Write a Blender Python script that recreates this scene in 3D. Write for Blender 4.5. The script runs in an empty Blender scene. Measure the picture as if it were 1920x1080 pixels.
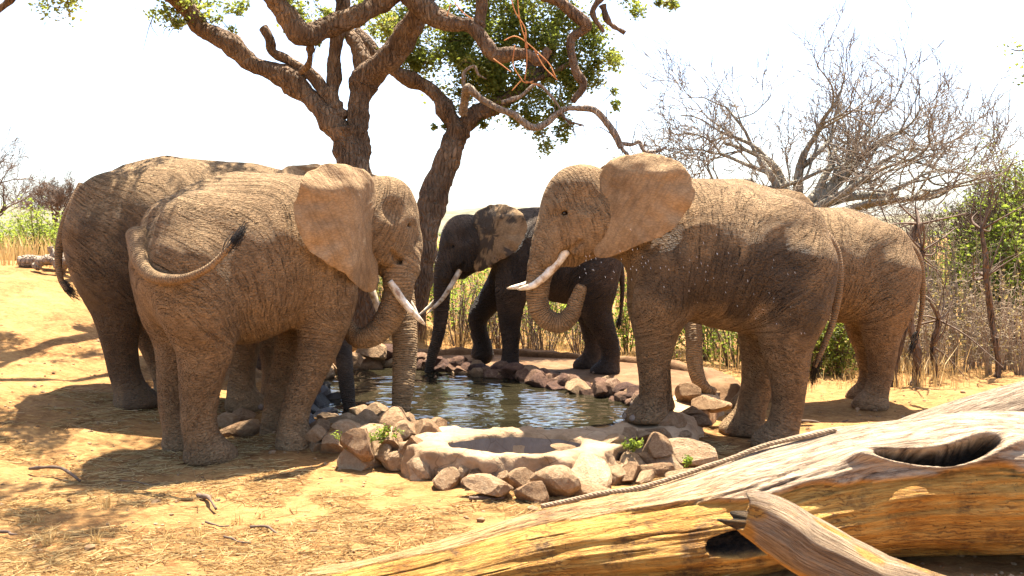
import bpy, math, random
import numpy as np
from mathutils import Vector, Matrix

# ------------------------------------------------------------------ camera, light, exposure
SC = bpy.context.scene
COL = SC.collection
CAM_H, FPX, HORIZON = 2.2, 1867.0, 440.0
cam_d = bpy.data.cameras.new('camera')
cam_d.sensor_width = 36.0
cam_d.lens = 36.0 * FPX / 1920.0
cam_d.shift_y = -(540.0 - HORIZON) / 1920.0
cam_d.clip_start, cam_d.clip_end = 0.1, 6000.0
cam_d.dof.use_dof = True
cam_d.dof.focus_distance = 10.8
cam_d.dof.aperture_fstop = 6.3
cam = bpy.data.objects.new('camera', cam_d)
COL.objects.link(cam)
cam.location = (0, 0, CAM_H)
cam.rotation_euler = (math.radians(90), 0, 0)
SC.camera = cam

SUN_DIR = Vector((0.10, 0.30, 0.95)).normalized()      # towards the sun: high, behind the herd
SUN_EL = math.asin(SUN_DIR.z)
SUN_AZ = math.atan2(SUN_DIR.x, SUN_DIR.y)
world = bpy.data.worlds.new('World')
SC.world = world
world.use_nodes = True
wn = world.node_tree
bgn = wn.nodes['Background']
sky = wn.nodes.new('ShaderNodeTexSky')
sky.sky_type = 'NISHITA'
sky.sun_disc = False
sky.sun_elevation = SUN_EL
sky.sun_rotation = SUN_AZ
sky.air_density = 0.8
sky.dust_density = 2.0
sky.ozone_density = 0.3
wn.links.new(sky.outputs[0], bgn.inputs[0])
bgn.inputs[1].default_value = 0.095
sun_d = bpy.data.lights.new('sun', 'SUN')
sun_d.energy = 5.0
sun_d.angle = math.radians(0.53)
sun_d.color = (1.0, 0.93, 0.80)
sun = bpy.data.objects.new('sun', sun_d)
COL.objects.link(sun)
sun.rotation_euler = SUN_DIR.to_track_quat('Z', 'Y').to_euler()
vs = SC.view_settings
vs.view_transform = 'Standard'
vs.look = 'None'
vs.exposure = 2.22
vs.gamma = 1.0
vs.use_curve_mapping = False
SC.cycles.max_bounces = 6
SC.cycles.transparent_max_bounces = 8

rng = np.random.default_rng(7)
random.seed(7)
PI = math.pi

# ------------------------------------------------------------------ helpers
def W(px, py, Y):
    """photo pixel at a chosen distance -> point of the place"""
    return np.array([(px - 960.0) / FPX * Y, Y, CAM_H - (py - HORIZON) / FPX * Y])

def ground_pt(px, py, z=0.0):
    Y = (CAM_H - z) * FPX / (py - HORIZON)
    return W(px, py, Y)

def tag(o, label=None, cat=None, group=None, kind=None):
    if label: o['label'] = label
    if cat: o['category'] = cat
    if group: o['group'] = group
    if kind: o['kind'] = kind
    return o

def empty(name, loc=(0, 0, 0), rz=0.0, label=None, cat=None, group=None):
    o = bpy.data.objects.new(name, None)
    o.empty_display_size = 0.3
    COL.objects.link(o)
    o.location = loc
    o.rotation_euler = (0, 0, rz)
    return tag(o, label, cat, group)

def mesh_np(name, V, F, smooth=True):
    """V (n,3); F (m,k) array or list of arrays with different k"""
    me = bpy.data.meshes.new(name)
    Fs = F if isinstance(F, list) else [F]
    Fs = [np.asarray(f, dtype=np.int32) for f in Fs if len(f)]
    V = np.asarray(V, dtype=np.float32)
    me.vertices.add(len(V))
    me.vertices.foreach_set('co', V.ravel())
    nl = sum(f.size for f in Fs)
    npoly = sum(len(f) for f in Fs)
    me.loops.add(nl)
    me.loops.foreach_set('vertex_index', np.concatenate([f.ravel() for f in Fs]))
    me.polygons.add(npoly)
    tot = np.concatenate([np.full(len(f), f.shape[1], np.int32) for f in Fs])
    start = np.concatenate([[0], np.cumsum(tot)[:-1]]).astype(np.int32)
    me.polygons.foreach_set('loop_start', start)
    me.polygons.foreach_set('use_smooth', np.full(npoly, smooth, dtype=bool))
    me.update(calc_edges=True)
    me.validate()
    return me

def obj(name, me, mat, parent=None, loc=None):
    o = bpy.data.objects.new(name, me)
    COL.objects.link(o)
    if mat is not None and len(me.materials) == 0:
        me.materials.append(mat)
    if parent is not None:
        o.parent = parent
    if loc is not None:
        o.location = loc
    return o

def attr(me, name, vals):
    a = me.attributes.new(name, 'FLOAT', 'POINT')
    a.data.foreach_set('value', np.asarray(vals, dtype=np.float32))

def catmull(P, n=8):
    P = np.asarray(P, dtype=float)
    if len(P) < 3:
        t = np.linspace(0, 1, n + 1)[:, None]
        return P[0] * (1 - t) + P[-1] * t
    Q = np.vstack([2 * P[0] - P[1], P, 2 * P[-1] - P[-2]])
    out = []
    t = np.linspace(0, 1, n, endpoint=False)[:, None]
    for i in range(len(P) - 1):
        a, b, c, d = Q[i], Q[i + 1], Q[i + 2], Q[i + 3]
        out.append(0.5 * (2 * b + (c - a) * t + (2 * a - 5 * b + 4 * c - d) * t ** 2 + (3 * b - a - 3 * c + d) * t ** 3))
    out.append(P[-1:])
    return np.vstack(out)

def smooth01(a, b, x):
    t = np.clip((x - a) / (b - a), 0, 1)
    return t * t * (3 - 2 * t)

def hash3(i, j, k, seed):
    with np.errstate(over='ignore'):
        h = (i.astype(np.uint32) * np.uint32(374761393) + j.astype(np.uint32) * np.uint32(668265263)
             + k.astype(np.uint32) * np.uint32(2246822519) + np.uint32((seed * 3266489917) % 4294967296))
        h = (h ^ (h >> np.uint32(13))) * np.uint32(1274126177)
        h = h ^ (h >> np.uint32(16))
    return h.astype(np.float64) / 4294967295.0 * 2 - 1

def vnoise(P, seed=0):
    P = np.asarray(P, dtype=float)
    I = np.floor(P).astype(np.int64)
    f = P - I
    f = f * f * (3 - 2 * f)
    i, j, k = I[..., 0], I[..., 1], I[..., 2]
    r = 0
    for di in (0, 1):
        wx = f[..., 0] if di else 1 - f[..., 0]
        for dj in (0, 1):
            wy = f[..., 1] if dj else 1 - f[..., 1]
            for dk in (0, 1):
                wz = f[..., 2] if dk else 1 - f[..., 2]
                r = r + wx * wy * wz * hash3(i + di, j + dj, k + dk, seed)
    return r

def fbm(P, oct=3, seed=0, gain=0.5):
    P = np.asarray(P, dtype=float)
    a, r = 1.0, 0
    for o in range(oct):
        r = r + a * vnoise(P * (2 ** o), seed + o * 17)
        a *= gain
    return r

def frames(P):
    """tangent, normal, binormal along a polyline, twist free"""
    P = np.asarray(P, float)
    T = np.gradient(P, axis=0)
    T /= np.linalg.norm(T, axis=1)[:, None] + 1e-12
    N = np.zeros_like(P)
    ref = np.array([0, 0, 1.0]) if abs(T[0][2]) < 0.9 else np.array([1.0, 0, 0])
    n = ref - T[0] * ref.dot(T[0])
    n /= np.linalg.norm(n)
    for i in range(len(P)):
        n = n - T[i] * n.dot(T[i])
        n /= np.linalg.norm(n) + 1e-12
        N[i] = n
    return T, N, np.cross(T, N)

def tube_arrays(P, R, seg=8, cap=True):
    P = np.asarray(P, float)
    R = np.broadcast_to(np.asarray(R, float), (len(P),))
    T, N, B = frames(P)
    a = np.linspace(0, 2 * PI, seg, endpoint=False)
    V = P[:, None, :] + R[:, None, None] * (np.cos(a)[None, :, None] * N[:, None, :] + np.sin(a)[None, :, None] * B[:, None, :])
    n = len(P)
    idx = np.arange(n * seg).reshape(n, seg)
    F = np.stack([idx[:-1], np.roll(idx[:-1], -1, 1), np.roll(idx[1:], -1, 1), idx[1:]], -1).reshape(-1, 4)
    V = V.reshape(-1, 3)
    tris = np.zeros((0, 3), int)
    if cap:
        V = np.vstack([V, P[0], P[-1]])
        c0, c1 = n * seg, n * seg + 1
        f0, f1 = idx[0], idx[-1]
        tris = np.vstack([np.stack([np.roll(f0, -1), f0, np.full(seg, c0)], -1), np.stack([f1, np.roll(f1, -1), np.full(seg, c1)], -1)])
    return V, F, tris

class MB:
    """collects pieces of ONE object"""
    def __init__(self):
        self.V, self.Q, self.T, self.n = [], [], [], 0
        self.A = []
    def add(self, V, Q=None, T=None, a=0.0):
        V = np.asarray(V, float)
        if Q is not None and len(Q): self.Q.append(np.asarray(Q) + self.n)
        if T is not None and len(T): self.T.append(np.asarray(T) + self.n)
        self.V.append(V)
        self.A.append(np.full(len(V), a) if np.isscalar(a) else np.asarray(a, float))
        self.n += len(V)
    def tube(self, P, R, seg=8, cap=True, a=0.0):
        V, Q, T = tube_arrays(P, R, seg, cap)
        self.add(V, Q, T, a)
    def mesh(self, name, smooth=True, attr_name=None):
        F = []
        if self.Q: F.append(np.vstack(self.Q))
        if self.T: F.append(np.vstack(self.T))
        me = mesh_np(name, np.vstack(self.V), F, smooth)
        if attr_name: attr(me, attr_name, np.concatenate(self.A))
        return me

# ------------------------------------------------------------------ node material helper
class NT:
    def __init__(self, name):
        self.m = bpy.data.materials.new(name)
        self.m.use_nodes = True
        self.t = self.m.node_tree
        self.b = self.t.nodes['Principled BSDF']
        self.out = self.t.nodes['Material Output']
    def n(self, typ, **kw):
        nd = self.t.nodes.new(typ)
        for k, v in kw.items():
            if hasattr(nd, k) and k not in ('Scale',):
                setattr(nd, k, v)
            else:
                nd.inputs[k].default_value = v
        return nd
    def l(self, a, b):
        self.t.links.new(a, b)
    def coord(self, out='Object', scale=(1, 1, 1), warp=0.0, wscale=3.0):
        tc = self.n('ShaderNodeTexCoord')
        src = tc.outputs[out]
        if warp:
            nz = self.n('ShaderNodeTexNoise', Scale=wscale)
            nz.inputs['Detail'].default_value = 2
            self.l(src, nz.inputs['Vector'])
            mx = self.n('ShaderNodeVectorMath', operation='MULTIPLY_ADD')
            mx.inputs[1].default_value = (warp, warp, warp)
            self.l(nz.outputs['Color'], mx.inputs[0])
            self.l(src, mx.inputs[2])
            src = mx.outputs[0]
        mp = self.n('ShaderNodeMapping')
        mp.inputs['Scale'].default_value = scale
        self.l(src, mp.inputs['Vector'])
        return mp.outputs[0]
    def noise(self, vec, scale, detail=4, rough=0.55):
        nz = self.n('ShaderNodeTexNoise', Scale=scale)
        nz.inputs['Detail'].default_value = detail
        nz.inputs['Roughness'].default_value = rough
        self.l(vec, nz.inputs['Vector'])
        return nz.outputs['Fac']
    def vor(self, vec, scale, feature='DISTANCE_TO_EDGE', rnd=1.0):
        v = self.n('ShaderNodeTexVoronoi', feature=feature)
        v.inputs['Scale'].default_value = scale
        v.inputs['Randomness'].default_value = rnd
        self.l(vec, v.inputs['Vector'])
        return v.outputs['Distance'] if feature != 'COLOR' else v.outputs['Color']
    def rmap(self, fac, a, b, c=0.0, d=1.0):
        r = self.n('ShaderNodeMapRange')
        r.inputs['From Min'].default_value = a; r.inputs['From Max'].default_value = b
        r.inputs['To Min'].default_value = c; r.inputs['To Max'].default_value = d
        self.l(fac, r.inputs['Value'])
        return r.outputs[0]
    def math(self, op, a, b=None, c=None):
        m = self.n('ShaderNodeMath', operation=op)
        for i, v in enumerate((a, b, c)):
            if v is None: continue
            if isinstance(v, (int, float)): m.inputs[i].default_value = v
            else: self.l(v, m.inputs[i])
        return m.outputs[0]
    def ramp(self, fac, stops):
        r = self.n('ShaderNodeValToRGB')
        e = r.color_ramp.elements
        while len(e) < len(stops): e.new(0.5)
        for i, (p, c) in enumerate(stops):
            e[i].position = p
            e[i].color = (*c, 1)
        self.l(fac, r.inputs[0])
        return r.outputs[0]
    def mix(self, fac, a, b, blend='MIX'):
        m = self.n('ShaderNodeMix', data_type='RGBA', blend_type=blend)
        for sock, v in ((m.inputs[0], fac), (m.inputs[6], a), (m.inputs[7], b)):
            if isinstance(v, (int, float)): sock.default_value = v
            elif isinstance(v, tuple): sock.default_value = (*v, 1)
            else: self.l(v, sock)
        return m.outputs[2]
    def attr(self, name):
        a = self.n('ShaderNodeAttribute', attribute_name=name)
        return a.outputs['Fac']
    def bump(self, h, dist=0.02, strength=1.0, prev=None):
        b = self.n('ShaderNodeBump')
        b.inputs['Strength'].default_value = strength
        b.inputs['Distance'].default_value = dist
        self.l(h, b.inputs['Height'])
        if prev is not None: self.l(prev, b.inputs['Normal'])
        return b.outputs[0]
    def done(self, color=None, rough=None, normal=None, **kw):
        for sock, v in (('Base Color', color), ('Roughness', rough), ('Normal', normal)):
            if v is None: continue
            if isinstance(v, (int, float)): self.b.inputs[sock].default_value = v
            elif isinstance(v, tuple): self.b.inputs[sock].default_value = (*v, 1)
            else: self.l(v, self.b.inputs[sock])
        for k, v in kw.items():
            self.b.inputs[k.replace('_', ' ')].default_value = v
        return self.m

def sum_(nt, *xs):
    r = xs[0]
    for x in xs[1:]:
        r = nt.math('ADD', r, x)
    return r

# ------------------------------------------------------------------ materials
def mat_skin(name, c0, c1, c2, wetc):
    nt = NT(name)
    def rc(scale, rot, warp, ws):
        tc = nt.coord('Object', warp=warp, wscale=ws)
        mp = nt.n('ShaderNodeMapping')
        mp.inputs['Rotation'].default_value = rot
        nt.l(tc, mp.inputs['Vector'])
        m2 = nt.n('ShaderNodeMapping')
        m2.inputs['Scale'].default_value = scale
        nt.l(mp.outputs[0], m2.inputs['Vector'])
        return m2.outputs[0]
    o = nt.coord('Object', warp=0.05, wscale=6.0)
    ohh = rc((0.35, 0.6, 1.0), (0, 0.15, 0), 0.12, 3.0)
    wet = nt.attr('wet'); ring = nt.attr('ring'); trunk = nt.attr('trunk'); smooth = nt.attr('smoothness')
    big = nt.noise(o, 1.6, 4)
    med = nt.noise(o, 9.0, 4)
    fine = nt.noise(o, 70.0, 3)
    rnd = lambda d, w: nt.math('POWER', nt.rmap(d, 0.0, w), 0.55)
    def flow(su, sv, seed, w):
        cv = nt.n('ShaderNodeCombineXYZ')
        nt.l(nt.math('MULTIPLY', nt.attr('fu'), su), cv.inputs[0]); nt.l(nt.math('MULTIPLY', nt.attr('fv'), sv), cv.inputs[1])
        cv.inputs[2].default_value = seed
        wz = nt.n('ShaderNodeTexNoise', Scale=0.55); wz.inputs['Detail'].default_value = 2
        nt.l(cv.outputs[0], wz.inputs['Vector'])
        wv = nt.n('ShaderNodeVectorMath', operation='MULTIPLY_ADD'); wv.inputs[1].default_value = (w, w, 0)
        nt.l(wz.outputs['Color'], wv.inputs[0]); nt.l(cv.outputs[0], wv.inputs[2])
        nz = nt.noise(wv.outputs[0], 1.0, 2, 0.5)
        return nt.math('POWER', nt.rmap(nt.math('ABSOLUTE', nt.math('SUBTRACT', nz, 0.5)), 0.0, 0.13), 0.6)
    fa = flow(13.0, 1.9, 3.1, 1.6); fb = flow(30.0, 5.0, 7.7, 1.4)
    zone = nt.rmap(nt.noise(nt.coord('Object'), 1.5, 2), 0.36, 0.64)
    fold = nt.math('MULTIPLY', nt.math('MULTIPLY_ADD', fa, 0.75, 0.25), nt.math('MULTIPLY_ADD', fb, 0.45, 0.55))
    crack = rnd(nt.vor(ohh, 42.0), 0.30)
    crack2 = rnd(nt.vor(o, 80.0), 0.30)
    sel2 = nt.rmap(nt.noise(nt.coord('Object'), 3.1, 2), 0.35, 0.65)
    col = nt.ramp(nt.math('MULTIPLY_ADD', med, 0.45, nt.math('MULTIPLY', big, 0.6)), [(0.30, c0), (0.52, c1), (0.78, c2)])
    legs = nt.attr('legs')
    lc = rnd(nt.vor(rc((0.8, 0.8, 1.0), (0.2, 0.3, 0), 0.14, 4.0), 21.0), 0.26)
    lcm = nt.math('MULTIPLY', nt.math('MAXIMUM', legs, nt.math('MULTIPLY', sel2, 0.6)), 1.0)
    fold = nt.math('MAXIMUM', fold, nt.math('MULTIPLY', legs, 0.35))
    crease = nt.math('MULTIPLY', nt.rmap(fold, 0.1, 0.70, 0.76, 1.0), nt.rmap(nt.math('MULTIPLY', crack, nt.math('MULTIPLY_ADD', lc, 0.5, 0.5)), 0.1, 0.7, 0.74, 1.0))
    crease = nt.math('MAXIMUM', crease, nt.math('MULTIPLY', smooth, 0.60))
    crc = nt.n('ShaderNodeCombineColor')
    for i in range(3): nt.l(crease, crc.inputs[i])
    col = nt.mix(1.0, col, crc.outputs[0], 'MULTIPLY')
    col = nt.mix(nt.math('MULTIPLY', wet, 0.92), col, wetc)
    sn = nt.math('SINE', nt.math('MULTIPLY_ADD', med, 5.0, nt.math('MULTIPLY', ring, 118.0)))
    sn = nt.math('MULTIPLY', nt.math('POWER', nt.math('ABSOLUTE', sn), 0.6), trunk)
    inv = nt.math('SUBTRACT', 1.0, nt.math('MAXIMUM', smooth, nt.math('MULTIPLY', trunk, 0.85)))
    nrm = nt.bump(nt.math('MULTIPLY', fa, nt.math('MULTIPLY', nt.math('MULTIPLY', inv, nt.math('MULTIPLY_ADD', legs, -0.55, 1.0)), nt.rmap(zone, 0, 1, 0.40, 1.0))), 0.062, 1.0)
    nrm = nt.bump(nt.math('MULTIPLY', fb, nt.math('MULTIPLY', inv, zone)), 0.018, 0.8, nrm)
    h2 = sum_(nt, nt.math('MULTIPLY', nt.math('MULTIPLY', crack, nt.math('MAXIMUM', nt.rmap(sel2, 0, 1, 0.4, 1.0), legs)), inv), nt.math('MULTIPLY', crack2, nt.math('MULTIPLY_ADD', inv, 0.40, 0.05)),
              nt.math('MULTIPLY', fine, 0.12))
    nrm = nt.bump(nt.math('MULTIPLY', nt.math('MULTIPLY', lc, nt.math('MAXIMUM', lcm, 0.45)), inv), 0.020, 0.9, nrm)
    nrm = nt.bump(h2, 0.016, 1.0, nrm)
    nrm = nt.bump(sn, 0.020, 0.9, nrm)
    nrm = nt.bump(med, 0.025, 0.40, nrm)
    ev = nt.math('MULTIPLY', nt.noise(rc((1.0, 1.0, 0.35), (0, 0.5, 0), 0.15, 3.0), 14.0, 5, 0.6), smooth)
    nrm = nt.bump(ev, 0.05, 0.6, nrm)
    rough = nt.math('MULTIPLY_ADD', wet, -0.30, 0.90)
    return nt.done(col, rough, nrm, Specular_IOR_Level=0.22)

M = {}
M['skin'] = mat_skin('elephant_skin', (0.190, 0.112, 0.054), (0.325, 0.202, 0.100), (0.46, 0.302, 0.158), (0.050, 0.033, 0.020))
M['skin_wet'] = mat_skin('elephant_skin_dark', (0.075, 0.050, 0.034), (0.135, 0.090, 0.058), (0.20, 0.136, 0.086), (0.040, 0.028, 0.019))

def mat_simple(name, c0, c1, scale=6, rough=0.8, bump=0.01, coord='Object', detail=5, bscale=None, stretch=(1, 1, 1), spec=0.3):
    nt = NT(name)
    v = nt.coord(coord, scale=stretch)
    f = nt.noise(v, scale, detail)
    col = nt.ramp(f, [(0.32, c0), (0.68, c1)])
    nrm = nt.bump(nt.noise(v, bscale or scale * 3, 5), bump, 0.8) if bump else None
    return nt.done(col, rough, nrm, Specular_IOR_Level=spec)

def mat_ivory():
    nt = NT('tusk_ivory')
    v = nt.coord('Object', warp=0.05, wscale=8)
    f = nt.noise(v, 14, 5, 0.65)
    col = nt.ramp(f, [(0.35, (0.30, 0.17, 0.08)), (0.48, (0.62, 0.50, 0.34)), (0.62, (0.78, 0.70, 0.56))])
    return nt.done(col, 0.42, nt.bump(f, 0.004, 0.6))
M['ivory'] = mat_ivory()
M['eye'] = mat_simple('eye', (0.012, 0.008, 0.005), (0.03, 0.018, 0.01), 20, 0.08, 0, spec=0.6)
M['hair'] = mat_simple('tail_hair', (0.010, 0.009, 0.008), (0.035, 0.03, 0.026), 30, 0.6, 0)
M['nail'] = mat_simple('toenail', (0.15, 0.105, 0.075), (0.24, 0.175, 0.125), 25, 0.6, 0.003)
# ------------------------------------------------------------------ the lie of the land
POND = catmull(np.array([(-2.05, 10.75), (-1.2, 10.30), (-0.2, 10.22), (0.8, 10.25), (1.35, 10.6), (1.62, 11.4), (1.45, 12.2), (0.75, 13.25), (0.0, 14.2), (-0.9, 15.0),
                         (-1.7, 15.5), (-2.4, 15.1), (-2.8, 14.0), (-2.75, 12.9), (-2.45, 11.7), (-2.05, 10.75)]), 5)[:-1]
APRON = catmull(np.array([(1.45, 12.2), (0.75, 13.25), (0.0, 14.2), (-0.9, 15.0), (-1.7, 15.5), (-1.5, 16.6), (-0.6, 16.9), (0.8, 16.3), (2.0, 15.6), (2.75, 14.3), (2.7, 13.2), (2.3, 12.2), (1.45, 12.2)]), 4)[:-1]

def sdpoly(x, y, P):
    """signed distance to a closed outline, negative inside"""
    d = np.full(x.shape, 1e9); inside = np.zeros(x.shape, bool)
    n = len(P)
    for i in range(n):
        a, b = P[i], P[(i + 1) % n]
        ex, ey = b - a
        wx, wy = x - a[0], y - a[1]
        t = np.clip((wx * ex + wy * ey) / (ex * ex + ey * ey + 1e-12), 0, 1)
        d = np.minimum(d, (wx - ex * t) ** 2 + (wy - ey * t) ** 2)
        c = ((a[1] <= y) & (b[1] > y)) | ((b[1] <= y) & (a[1] > y))
        xin = a[0] + (y - a[1]) / (ey + (1e-12 if ey == 0 else 0)) * ex
        inside ^= c & (x < xin)
    d = np.sqrt(d)
    return np.where(inside, -d, d)

WATER_Z = 0.165
def land(x, y, fine=True):
    x = np.asarray(x, float); y = np.asarray(y, float)
    sh = x.shape
    x = x.ravel(); y = y.ravel()
    d = np.maximum(0, -(x + 2.6) * 0.75 + (y - 11.5) * 0.55)
    d = d - 0.25 * (1 - np.exp(-d / 0.25))
    d = np.minimum(d, 7.2 + 1.2 * (1 - np.exp(-np.maximum(d - 7.2, 0) / 1.2)))
    z = (0.145 * d + 0.0065 * d * d) * smooth01(1.0, -3.0, x) * (1 - 0.8 * smooth01(20, 34, y))
    z = z + 0.10 * smooth01(4.6, 6.5, x) * smooth01(9.0, 11.5, y) * smooth01(16, 13, y)
    z = z + 0.35 * smooth01(40, 160, y) * vnoise(np.stack([x * 0.012, y * 0.012, x * 0], -1), 2)
    near = smooth01(40, 20, y)
    if fine:
        q = np.stack([x, y, x * 0], -1)
        z = z + near * (0.032 * vnoise(q * 0.9, 5) + 0.024 * vnoise(q * 2.7, 6) + 0.011 * vnoise(q * np.array([5.0, 8.0, 1]), 7) + 0.004 * vnoise(q * np.array([12, 20, 1.0]), 9))
    m = (x > -6) & (x < 7) & (y > 7) & (y < 20)
    if m.any():
        xm, ym = x[m], y[m]
        sp = sdpoly(xm, ym, POND)
        sa = sdpoly(xm, ym, APRON)
        zz = z[m]
        q = np.stack([xm, ym, xm * 0], -1)
        bank = 0.20 + 0.03 * vnoise(q * 3, 13)
        zz = zz + (np.maximum(bank, zz) - zz) * smooth01(0.75, 0.15, sp) * smooth01(9.4, 10.2, ym)
        zz = zz + (0.17 - zz) * smooth01(0.12, -0.05, sa)
        zz = zz + (-0.35 - zz) * smooth01(0.02, -0.30, sp)
        zz = zz + (-0.75 - zz) * smooth01(1.0, 0.8, ((xm - 0.03) / 0.85) ** 2 + ((ym - 9.42) / 0.62) ** 2)
        z[m] = zz
    return z.reshape(sh)

def hit(px, py):
    """where the sight line through a photo pixel meets the land"""
    z = 0.0
    for _ in range(25):
        Y = (CAM_H - z) * FPX / (py - HORIZON)
        X = (px - 960.0) / FPX * Y
        z = 0.5 * z + 0.5 * float(land(np.array([X]), np.array([Y]), False)[0])
    return np.array([X, Y, z])

def axis(lo, hi, step, far_lo, far_hi, grow=1.16):
    a = list(np.arange(lo, hi + 1e-6, step))
    s_, v = step, a[-1]
    while v < far_hi:
        s_ = min(s_ * grow, 60); v += s_; a.append(v)
    s_, v = step, a[0]; pre = []
    while v > far_lo:
        s_ = min(s_ * grow, 60); v -= s_; pre.append(v)
    return np.array(pre[::-1] + a)

def mat_ground():
    nt = NT('dry_ground')
    p = nt.coord('Object', warp=0.25, wscale=1.2)
    a = nt.noise(p, 0.7, 5); b = nt.noise(p, 5.0, 6, 0.65)
    st = nt.coord('Object', scale=(1.0, 2.6, 1), warp=0.15, wscale=3)
    c = nt.noise(st, 16.0, 6, 0.7)
    g = nt.noise(p, 90.0, 4, 0.7)
    f = nt.math('ADD', nt.math('MULTIPLY', a, 0.45), nt.math('MULTIPLY', b, 0.55))
    col = nt.ramp(f, [(0.33, (0.13, 0.058, 0.020)), (0.45, (0.235, 0.115, 0.040)), (0.57, (0.340, 0.184, 0.068)), (0.72, (0.45, 0.272, 0.112))])
    col = nt.mix(nt.rmap(c, 0.48, 0.72), col, (0.45, 0.272, 0.102))
    col = nt.mix(nt.rmap(c, 0.40, 0.30, 0, 0.75), col, (0.125, 0.062, 0.028))
    col = nt.mix(nt.rmap(g, 0.35, 0.25, 0, 0.6), col, (0.14, 0.08, 0.04))
    n1 = nt.bump(c, 0.035, 0.8)
    n1 = nt.bump(b, 0.05, 0.5, n1)
    n1 = nt.bump(g, 0.010, 0.8, n1)
    return nt.done(col, 0.95, n1, Specular_IOR_Level=0.1)
M['ground'] = mat_ground()
gx = axis(-7.0, 7.0, 0.05, -900, 900)
gy = axis(5.6, 17.2, 0.05, -40, 1500)
GX, GY = np.meshgrid(gx, gy, indexing='ij')
GZ = land(GX, GY)
nx_, ny_ = GX.shape
gi = np.arange(nx_ * ny_).reshape(nx_, ny_)
gq = np.stack([gi[:-1, :-1], gi[1:, :-1], gi[1:, 1:], gi[:-1, 1:]], -1).reshape(-1, 4)
tag(obj('ground', mesh_np('ground', np.stack([GX, GY, GZ], -1).reshape(-1, 3), gq), M['ground']), kind='structure')

# far hills
def mat_hill():
    nt = NT('far_hills')
    v = nt.coord('Object', scale=(1, 1, 2))
    col = nt.ramp(nt.noise(v, 0.06, 6, 0.7), [(0.35, (0.10, 0.10, 0.07)), (0.65, (0.22, 0.19, 0.13))])
    return nt.done(col, 1.0, None, Specular_IOR_Level=0.0)
M['hill'] = mat_hill()
for hy, hh, sd in ((900.0, 30.0, 3), (1300.0, 52.0, 8)):
    xs = np.linspace(-1500, 1500, 240)
    prof = hh * (0.55 + 0.45 * fbm(np.stack([xs * 0.0035, xs * 0, xs * 0], -1), 5, sd))
    rows = []
    for k, (dy, f) in enumerate(((-120, -0.2), (-80, 0.35), (-40, 0.75), (0, 1.0), (60, 0.6), (160, -0.3))):
        rows.append(np.stack([xs, hy + dy + 12 * vnoise(np.stack([xs * 0.02, xs * 0 + k, xs * 0], -1), 4), prof * f + 1.5 * vnoise(np.stack([xs * 0.05, xs * 0 + k, xs * 0], -1), 5)], -1))
    Vh = np.array(rows); n0, n1 = Vh.shape[:2]
    ii = np.arange(n0 * n1).reshape(n0, n1)
    tag(obj('hills', mesh_np('hills', Vh.reshape(-1, 3), np.stack([ii[:-1, :-1], ii[:-1, 1:], ii[1:, 1:], ii[1:, :-1]], -1).reshape(-1, 4)), M['hill']), kind='structure')

# ------------------------------------------------------------------ water
def mat_water():
    nt = NT('muddy_water')
    v = nt.coord('Object', scale=(1.0, 1.5, 1.0), warp=0.15, wscale=1.5)
    v2 = nt.coord('Object', scale=(1.0, 1.7, 1.0))
    h = nt.math('ADD', nt.noise(v, 2.3, 1, 0.4), nt.math('MULTIPLY', nt.noise(v2, 6.5, 1, 0.4), 0.22))
    col = nt.ramp(nt.noise(v, 0.9, 3), [(0.3, (0.014, 0.012, 0.006)), (0.7, (0.028, 0.023, 0.012))])
    return nt.done(col, 0.03, nt.bump(h, 0.055, 1.0), Specular_IOR_Level=0.5)
M['water'] = mat_water()
wp = np.array([p + 0.22 * (p - np.array([-0.4, 12.8])) / np.linalg.norm(p - np.array([-0.4, 12.8])) for p in POND])
# a concentric sheet so that the ripples have real facets
rings_ = np.linspace(0.03, 1, 60)
wc = np.array([-0.5, 12.6])
WV = (wc + (wp - wc)[None] * rings_[:, None, None])
n0, n1 = WV.shape[:2]
WVf = np.vstack([wc, WV.reshape(-1, 2)])
q3 = np.stack([WVf[:, 0] * 2.2, WVf[:, 1] * 5.0, WVf[:, 0] * 0], -1)
wz = WATER_Z + 0.006 * vnoise(q3, 3) + 0.003 * vnoise(q3 * 2.3, 4)
wi = 1 + np.arange(n0 * n1).reshape(n0, n1)
wq = np.stack([wi[:-1], np.roll(wi[:-1], -1, 1), np.roll(wi[1:], -1, 1), wi[1:]], -1).reshape(-1, 4)
wt = np.stack([np.zeros(n1, int), wi[0], np.roll(wi[0], -1)], -1)
tag(obj('water', mesh_np('water', np.hstack([WVf, wz[:, None]]), [wq, wt]), M['water']), kind='structure')

# ------------------------------------------------------------------ concrete: trough, rim, apron
def mat_concrete(name, c0, c1, c2, stain):
    nt = NT(name)
    v = nt.coord('Object', warp=0.12, wscale=3)
    a = nt.noise(v, 2.2, 6, 0.65); b = nt.noise(v, 22, 5, 0.7)
    col = nt.ramp(nt.math('ADD', nt.math('MULTIPLY', a, 0.7), nt.math('MULTIPLY', b, 0.3)), [(0.34, c0), (0.5, c1), (0.66, c2)])
    cr = nt.rmap(nt.vor(nt.coord('Object', warp=0.3, wscale=2.5), 2.1), 0.0, 0.008)
    col = nt.mix(nt.math('SUBTRACT', 1.0, cr), col, stain)
    col = nt.mix(nt.rmap(nt.noise(v, 5.5, 4), 0.60, 0.74, 0, 0.7), col, stain)
    n1 = nt.bump(a, 0.05, 0.5)
    n1 = nt.bump(b, 0.015, 0.9, n1)
    return nt.done(col, 0.92, n1, Specular_IOR_Level=0.2)
M['trough'] = mat_concrete('trough_cement', (0.20, 0.125, 0.065), (0.32, 0.210, 0.118), (0.42, 0.295, 0.175), (0.15, 0.088, 0.045))
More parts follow.
